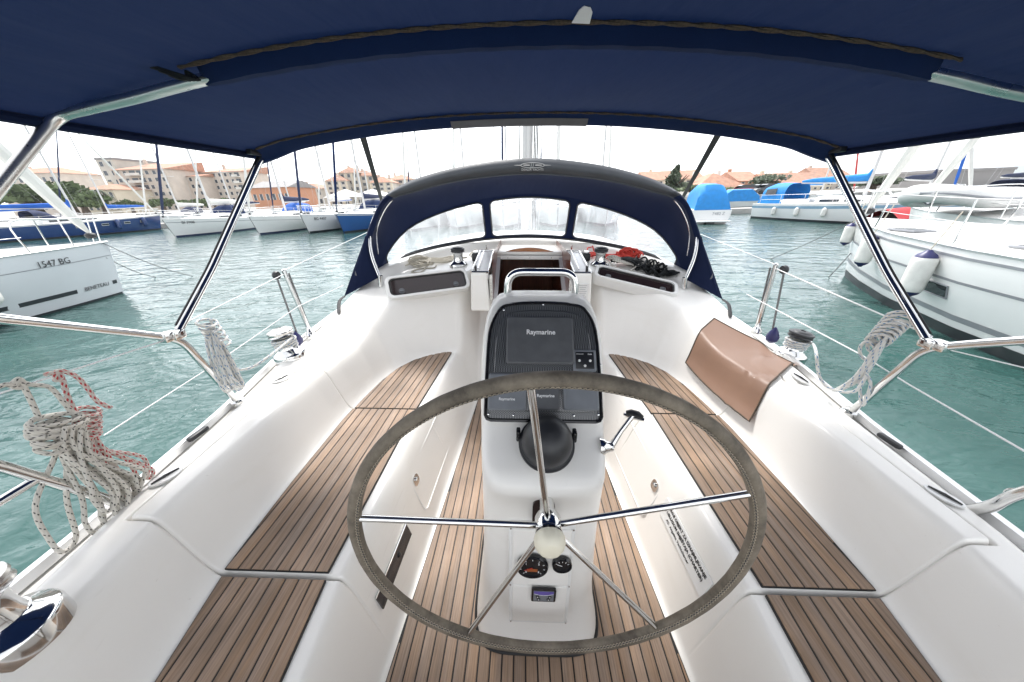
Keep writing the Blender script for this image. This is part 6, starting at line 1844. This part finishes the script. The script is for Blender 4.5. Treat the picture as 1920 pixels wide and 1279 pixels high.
quay('floating_pontoon', 'long pontoon behind the bow-on yachts', [(-70, 37), (16, 40)], 2.4, .5, 'concrete', .7)

def building(name, label, u0, u1, vtop, Y, floors, cols, wall='wall_beige', roof='roof_tile', rise=2.2, depth=12, rz=0.0, kind='hip', balc=(), shut=False, skip=0.0, gz=1.25, dz=0.0, chim=1):
    a = UW(u0, vtop, Y=Y); b = UW(u1, vtop, Y=Y)
    w = b.x - a.x; h = (a.z + b.z) / 2 - gz - rise
    t = thing(name, label, 'building', ((a.x + b.x) / 2, Y + depth / 2, gz), rz, local=True)
    q = MB(); q.box((0, 0, h / 2), (w, depth, h)); wl_ = q.build('wall', wall, t, smooth=False)
    rf = MB(); o = .5
    if kind == 'hip':
        ins = min(w, depth) * .42
        base = [(-w / 2 - o, -depth / 2 - o, h), (w / 2 + o, -depth / 2 - o, h), (w / 2 + o, depth / 2 + o, h), (-w / 2 - o, depth / 2 + o, h)]
        if w > depth: r0, r1 = (-w / 2 + ins, 0, h + rise), (w / 2 - ins, 0, h + rise); fs = [(0, 1, 5, 4), (1, 2, 5), (2, 3, 4, 5), (3, 0, 4), (0, 3, 2, 1)]
        else: r0, r1 = (0, -depth / 2 + ins, h + rise), (0, depth / 2 - ins, h + rise); fs = [(0, 1, 4), (1, 2, 5, 4), (2, 3, 5), (3, 0, 4, 5), (0, 3, 2, 1)]
        rf.add(base + [r0, r1], fs)
    elif kind == 'gable':
        rf.add([(-w / 2 - o, -depth / 2 - o, h), (w / 2 + o, -depth / 2 - o, h), (w / 2 + o, depth / 2 + o, h), (-w / 2 - o, depth / 2 + o, h), (-w / 2 - o, 0, h + rise), (w / 2 + o, 0, h + rise)], [(0, 1, 5, 4), (2, 3, 4, 5), (1, 2, 5), (3, 0, 4), (0, 3, 2, 1)])
    elif kind == 'shed':
        rf.add([(-w / 2 - o, -depth / 2 - o, h), (w / 2 + o, -depth / 2 - o, h), (w / 2 + o, depth / 2 + o, h + rise), (-w / 2 - o, depth / 2 + o, h + rise), (-w / 2 - o, depth / 2 + o, h), (w / 2 + o, depth / 2 + o, h)], [(0, 1, 2, 3), (4, 3, 2, 5), (0, 3, 4), (1, 5, 2), (0, 4, 5, 1)])
    else:
        rf.box((0, 0, h + rise / 2), (w + .3, depth + .3, rise))
    ro = rf.build('roof', roof, t, smooth=False)
    for c in range(chim):
        q = MB(); q.box((-w * .3 + c * w * .5, depth * .08, h + rise * .85 + .3), (.7, .7, 1.5)); q.build('chimney', wall, ro, smooth=False)
    fh = h / floors; cw = w / cols
    rr = random.Random(hash(label) % 1000 if False else len(label) * 7 + int(u0))
    wm = pm = sm = None
    ww, wh = min(1.3, cw * .45), min(1.5, fh * .5)
    for f in range(floors):
        for c in range(cols):
            if rr.random() < skip: continue
            x = -w / 2 + cw * (c + .5); z = fh * (f + .55); y = -depth / 2
            isb = c in balc
            W2, H2 = (cw * .80, fh * .62) if isb else (ww, wh)
            q = MB(); q.box((0, .02, 0), (W2, .12, H2)); wo_ = q.build('window', 'window_far', t, smooth=False); wo_.location = (x, y, z)
            if not isb:
                for s_ in (-1, 1):
                    q = MB(); q.box((s_ * (W2 / 2 + (.28 if shut else .05)), -.07, 0), (.5 if shut else .1, .07, H2)); q.build('shutter' if shut else 'frame', 'shutter' if shut else 'wall_white', wo_, smooth=False)
            if isb:
                q = MB(); q.box((x, y - .7, z - fh * .36), (cw * .96, 1.5, .2)); bo_ = q.build('balcony', 'wall_white', t, smooth=False)
                q = MB(); q.box((x, y - 1.4, z - fh * .22), (cw * .96, .12, fh * .32)); q.build('parapet', 'wall_white', bo_, smooth=False)
    return t
# apartment blocks at the left
building('apartment_block', 'tall beige apartment block with red roof and stacked balconies at the left', 200, 292, 297, 105, 6, 7, balc=(2, 3), kind='shed', rise=3.0, depth=14, rz=radians(4))
building('apartment_block', 'grey flank block with flat top at the left end of the beige apartments', 176, 208, 296, 109, 6, 2, wall='wall_grey', roof='roof_grey', kind='flat', rise=.6, depth=14, chim=0)
building('apartment_block', 'lower beige apartment block with red roof in the middle of the three', 292, 362, 315, 112, 5, 6, balc=(1, 2, 3), kind='shed', rise=2.6, depth=14, rz=radians(4))
building('apartment_block', 'beige apartment block with red roof nearest the bimini leg', 366, 440, 308, 118, 6, 7, balc=(6,), kind='shed', rise=2.4, depth=14, rz=radians(2))
building('red_roof_house', 'long low red-roofed house left of the apartment blocks', 140, 205, 345, 95, 2, 5, wall='wall_cream', kind='hip', rise=1.6)
building('red_roof_house', 'red-roofed house on the slope at the far left edge', -30, 92, 312, 120, 3, 8, wall='wall_beige', kind='hip', rise=2.4, depth=14)
building('hall', 'low dark-roofed hall with red front behind the bow-on yachts', 462, 535, 338, 90, 1, 6, wall='wall_orange', roof='roof_grey', kind='gable', rise=1.8, chim=0)
building('red_roof_house', 'small old red-roofed house right of the dark-roofed hall', 540, 600, 343, 120, 2, 5, wall='wall_grey', roof='roof_old', kind='hip', rise=2.0)
# stepped ribbed towers left of the sprayhood
for k, (u0, u1, v0, Y, lab) in enumerate(((603, 640, 327, 112, 'leftmost of the stepped grey-beige towers with old red roofs'), (628, 662, 312, 116, 'tallest of the stepped grey-beige towers with old red roofs'), (655, 692, 318, 118, 'second tallest stepped tower with a red roof'), (688, 726, 330, 114, 'stepped tower with bright red roof beside the bimini strap'), (718, 770, 326, 128, 'broad grey-beige block at the right end of the stepped towers'))):
    t = building('stepped_tower', lab, u0, u1, v0, Y, 5, 3, wall='wall_grey', roof='roof_old' if k < 3 else 'roof_tile', kind='hip', rise=2.0, depth=12, rz=radians(8), chim=2)
    a = UW(u0, v0, Y=Y); b = UW(u1, v0, Y=Y); w = b.x - a.x; h = (a.z + b.z) / 2 - 3.25
    for i in range(4):
        q = MB(); q.box((-w / 2 + w * i / 3, -6.15, h / 2), (.5, .35, h)); q.build('rib', 'wall_cream', t, smooth=False)
# houses on the right
building('red_roof_house', 'red-roofed house half hidden behind the sprayhood and the bushy tree', 1215, 1322, 318, 105, 2, 6, wall='wall_cream', kind='gable', rise=2.6)
building('red_roof_house', 'wide white house with orange hip roof and red shutters on the right shore', 1312, 1410, 322, 82, 2, 6, wall='wall_white', kind='hip', rise=3.4, shut=True, chim=2)
building('red_roof_house', 'narrow house with brick-red upper wall beside the white hip-roofed house', 1392, 1432, 319, 88, 3, 3, wall='wall_orange', kind='gable', rise=2.4)
building('red_roof_house', 'cream house with brown windows right of the round dark tree', 1455, 1520, 322, 84, 2, 4, wall='wall_cream', kind='gable', rise=2.8)
building('red_roof_house', 'long cream house with pink roof behind the bimini leg', 1510, 1568, 321, 92, 2, 5, wall='wall_cream', roof='roof_old', kind='gable', rise=2.6)
building('red_roof_house', 'tall beige house with old brown roof left of the red furled sail', 1548, 1606, 311, 98, 3, 4, wall='wall_beige', roof='roof_old', kind='gable', rise=3.0)
building('warehouse', 'big plain grey warehouse behind the dinghy on the right', 1765, 1905, 316, 78, 1, 1, wall='roof_grey', roof='roof_grey', kind='flat', rise=.5, depth=25, skip=1.0, chim=0)

def leafcloud(mb, c, rad, n, size, rr):
    for _ in range(n):
        while True:
            d = Vector((rr.uniform(-1, 1), rr.uniform(-1, 1), rr.uniform(-1, 1)))
            if .25 < d.length < 1: break
        p = c + Vector((d.x * rad[0], d.y * rad[1], d.z * rad[2]))
        a = Vector((rr.gauss(0, 1), rr.gauss(0, 1), rr.gauss(0, 1))).normalized(); b = a.orthogonal().normalized()
        s = size * rr.uniform(.6, 1.4)
        o = len(mb.v); mb.v += [tuple(p + a * s), tuple(p + b * s * .7), tuple(p - a * s), tuple(p - b * s * .7)]; mb.f.append((o, o + 1, o + 2, o + 3))
def tree(name, label, u, vtop, Y, w, leaf='leaf', kind='round', gz=1.25):
    p = UW(u, vtop, Y=Y); h = p.z - gz; rr = random.Random(int(u * 3 + Y))
    t = thing(name, label, 'tree', (p.x, Y, gz), local=True)
    q = MB(); q.tube([(0, 0, 0), (.1, 0, h * .3), (0, .1, h * .75)], [w * .09, w * .06, w * .02], 7); q.build('trunk', 'bark', t)
    for k in range(4):
        a = k * 1.7; q = MB(); q.tube([(0, 0, h * .3), (cos(a) * w * .2, sin(a) * w * .2, h * .5), (cos(a) * w * .36, sin(a) * w * .36, h * .7)], [w * .04, w * .025, w * .008], 5); q.build('limb', 'bark', t)
    q = MB()
    if kind == 'round':
        for k in range(16):
            c = Vector((rr.uniform(-.36, .36) * w, rr.uniform(-.36, .36) * w, h * rr.uniform(.42, .84))); leafcloud(q, c, (w * .20, w * .20, h * .14), 90, w * .042, rr)
    elif kind == 'cone':
        for k in range(18):
            f = k / 17; c = Vector((rr.uniform(-1, 1) * w * .30 * (1 - f), rr.uniform(-1, 1) * w * .30 * (1 - f), h * (.22 + .76 * f))); leafcloud(q, c, (w * .30 * (1 - f) + .25, w * .30 * (1 - f) + .25, h * .08), 80, w * .05, rr)
    elif kind == 'palm':
        for k in range(26):
            a = rr.uniform(0, 2 * pi); L = w * rr.uniform(.4, .6); e = rr.uniform(-.1, .7)
            P = [Vector((cos(a) * L * f, sin(a) * L * f, h * .78 + L * (e * f - .9 * f * f))) for f in (0, .3, .6, 1)]
            sd = Vector((-sin(a), cos(a), 0)) * L * .09
            q.grid([[p_ - sd * (1 - abs(i - 1.2) / 2.6), p_ + Vector((0, 0, .06)), p_ + sd * (1 - abs(i - 1.2) / 2.6)] for i, p_ in enumerate(P)])
    q.build('crown', leaf, t, smooth=False, recalc=False)
    return t
tree('conifer', 'dark bushy conifer in front of the half-hidden house right of the sprayhood', 1271, 313, 76, 7.5, 'leaf_dark', 'cone')
tree('broadleaf_tree', 'round dark tree between the brick-red house and the cream house', 1442, 325, 78, 7, 'leaf_dark')
tree('broadleaf_tree', 'low round bush in front of the cream house', 1432, 346, 70, 7, 'leaf_dark')
tree('broadleaf_tree', 'green bush before the white hip-roofed house, left end', 1300, 346, 68, 6, 'leaf')
tree('broadleaf_tree', 'small green bush before the white hip-roofed house, near its middle', 1358, 350, 66, 4.5, 'leaf')
tree('broadleaf_tree', 'grey-green tree behind the white furled sail on the right', 1645, 330, 60, 6.5, 'leaf_dark')
tree('broadleaf_tree', 'wide green tree behind the near left furled sail', 105, 340, 84, 14, 'leaf')
tree('broadleaf_tree', 'green tree at the far left edge behind the bimini leg', 40, 345, 82, 15, 'leaf')
tree('broadleaf_tree', 'smaller green tree left of the low red-roofed house', 140, 358, 80, 9, 'leaf')
tree('palm', 'small palm in front of the low red-roofed house on the left', 170, 346, 84, 6, 'leaf_dark', 'palm')
for k, (u, v) in enumerate(((298, 368), (348, 372), (396, 370), (238, 372))):
    tree('shrub', 'yellow-green shrub below the apartment blocks, ' + ('second', 'third', 'fourth', 'first')[k] + ' from the left', u, v, 88, 5, 'leaf')
# white event tents left of the sprayhood
for k, (u, w_) in enumerate(((650, 7), (700, 9))):
    p = UW(u, 368, Y=74); t = thing('white_marquee', ('left' if k == 0 else 'right') + ' white pointed marquee below the stepped towers', 'tent', (p.x, 74, 1.25), local=True)
    top = UW(u, 355, Y=74).z - 1.25
    q = MB(); q.add([(-w_ / 2, -3, top * .55), (w_ / 2, -3, top * .55), (w_ / 2, 3, top * .55), (-w_ / 2, 3, top * .55), (0, 0, top)], [(0, 1, 4), (1, 2, 4), (2, 3, 4), (3, 0, 4)]); q.build('roof', 'sail_white', t, smooth=False)
    for sx in (-1, 1):
        for sy in (-1, 1):
            q = MB(); q.tube([(sx * w_ / 2, sy * 3, 0), (sx * w_ / 2, sy * 3, top * .55)], .06, 6); q.build('pole', 'alu', t)
# parked cars on the right quay
def car(label, u, Y, mat, rz):
    p = UW(u, 372, Y=Y); t = thing('parked_car', label, 'car', (p.x, Y, 1.25), rz, group='cars parked on the right quay', local=True)
    q = MB(); rows = []
    for y, zt, w in ((-2.1, .75, .80), (-1.9, .95, .85), (-1.0, 1.0, .88), (1.0, .95, .88), (1.9, .85, .84), (2.1, .65, .78)):
        rows.append([Vector((-w, y, .25)), Vector((-w, y, .7)), Vector((-w * .92, y, zt)), Vector((w * .92, y, zt)), Vector((w, y, .7)), Vector((w, y, .25))])
    q.grid(rows); q.f += [tuple(range(6)), tuple(range(30, 36))]; q.build('body', mat, t)
    q = MB(); rows = [[Vector((-w, y, .9)), Vector((-w * .85, y + dy, z)), Vector((w * .85, y + dy, z)), Vector((w, y, .9))] for y, dy, z, w in ((-1.8, .35, 1.42, .8), (-.6, 0, 1.5, .8), (.3, 0, 1.48, .8), (1.2, -.6, 1.35, .8))]
    q.grid(rows); q.build('cabin', 'glass_dark', t)
    for sx in (-1, 1):
        for y in (-1.35, 1.35):
            q = MB(); q.lathe([(.32, -.1), (.34, -.06), (.34, .06), (.32, .1)], (sx * .82, y, .33), 16, basis((1, 0, 0), (0, 1, 0))); w_ = q.build('wheel', 'rubber', t)
car('dark red car on the right quay, left end of the parked cars', 1388, 58, 'car_red', radians(80))
car('blue parked car on the right quay between the red and the white one', 1402, 60, 'car_blue', radians(95))
car('white parked car on the right quay', 1418, 57.5, 'car_white', radians(88))
car('dark grey parked car on the right quay, right end of the row', 1432, 56, 'car_dark', radians(92))
# small boat under bright blue cover at the quay
p = UW(1372, 385, Y=42); t = thing('covered_boat', 'little boat under a sky blue cover by the quay right of the motor boat', 'boat', (p.x, 42, 0), radians(80), local=True)
q = MB(); q.grid([[Vector((-w, y, .8)), Vector((-w * .8, y, .2)), Vector((0, y, -.2)), Vector((w * .8, y, .2)), Vector((w, y, .8))] for y, w in ((-2.4, .9), (0, 1.0), (1.6, .7), (2.6, .05))]); q.build('hull', 'hull_white', t)
q = MB(); q.grid([[Vector((-w, y, .8)), Vector((-w * .9, y, .8 + h)), Vector((0, y, .9 + h)), Vector((w * .9, y, .8 + h)), Vector((w, y, .8))] for y, w, h in ((-2.4, .92, .5), (-1.5, 1.0, 1.2), (.6, .98, 1.2), (1.6, .72, .4), (2.6, .06, .05))]); q.build('cover', 'canvas_sky', t)

# far hill over the water
hb = MB(); rows = []
def ridge(x): return 95 + 55 * sin(x * .0011 + 1.0) + 22 * sin(x * .0043) + 10 * sin(x * .011)
xs = np.linspace(900, 6800, 90)
for f, y in ((0, 2600), (.25, 2800), (.6, 3100), (.9, 3350), (1.0, 3500), (.7, 3900), (0, 4400)):
    rows.append([(float(x), y + 60 * sin(x * .003), -2 + f * (ridge(x) * min(1, (x - 900) / 500) + 14 * sin(x * .02 + y))) for x in xs])
hb.grid(rows)
o = hb.build('hill', 'hill_mat'); o['kind'] = 'structure'
# the air over the harbour
hz = MB(); hz.box((0, 3200, 99), (14500, 9000, 204))
hm = bpy.data.materials.new('haze_air'); hm.use_nodes = True; MATS['haze_air'] = hm
nt = hm.node_tree
for n_ in list(nt.nodes):
    if n_.type != 'OUTPUT_MATERIAL': nt.nodes.remove(n_)
pv = nt.nodes.new('ShaderNodeVolumePrincipled'); pv.inputs['Color'].default_value = (.86, .92, 1.0, 1); pv.inputs['Density'].default_value = .00018; pv.inputs['Anisotropy'].default_value = .2
nt.links.new(pv.outputs[0], [n_ for n_ in nt.nodes if n_.type == 'OUTPUT_MATERIAL'][0].inputs['Volume'])
ho_ = hz.build('haze', 'haze_air', smooth=False); ho_['kind'] = 'stuff'
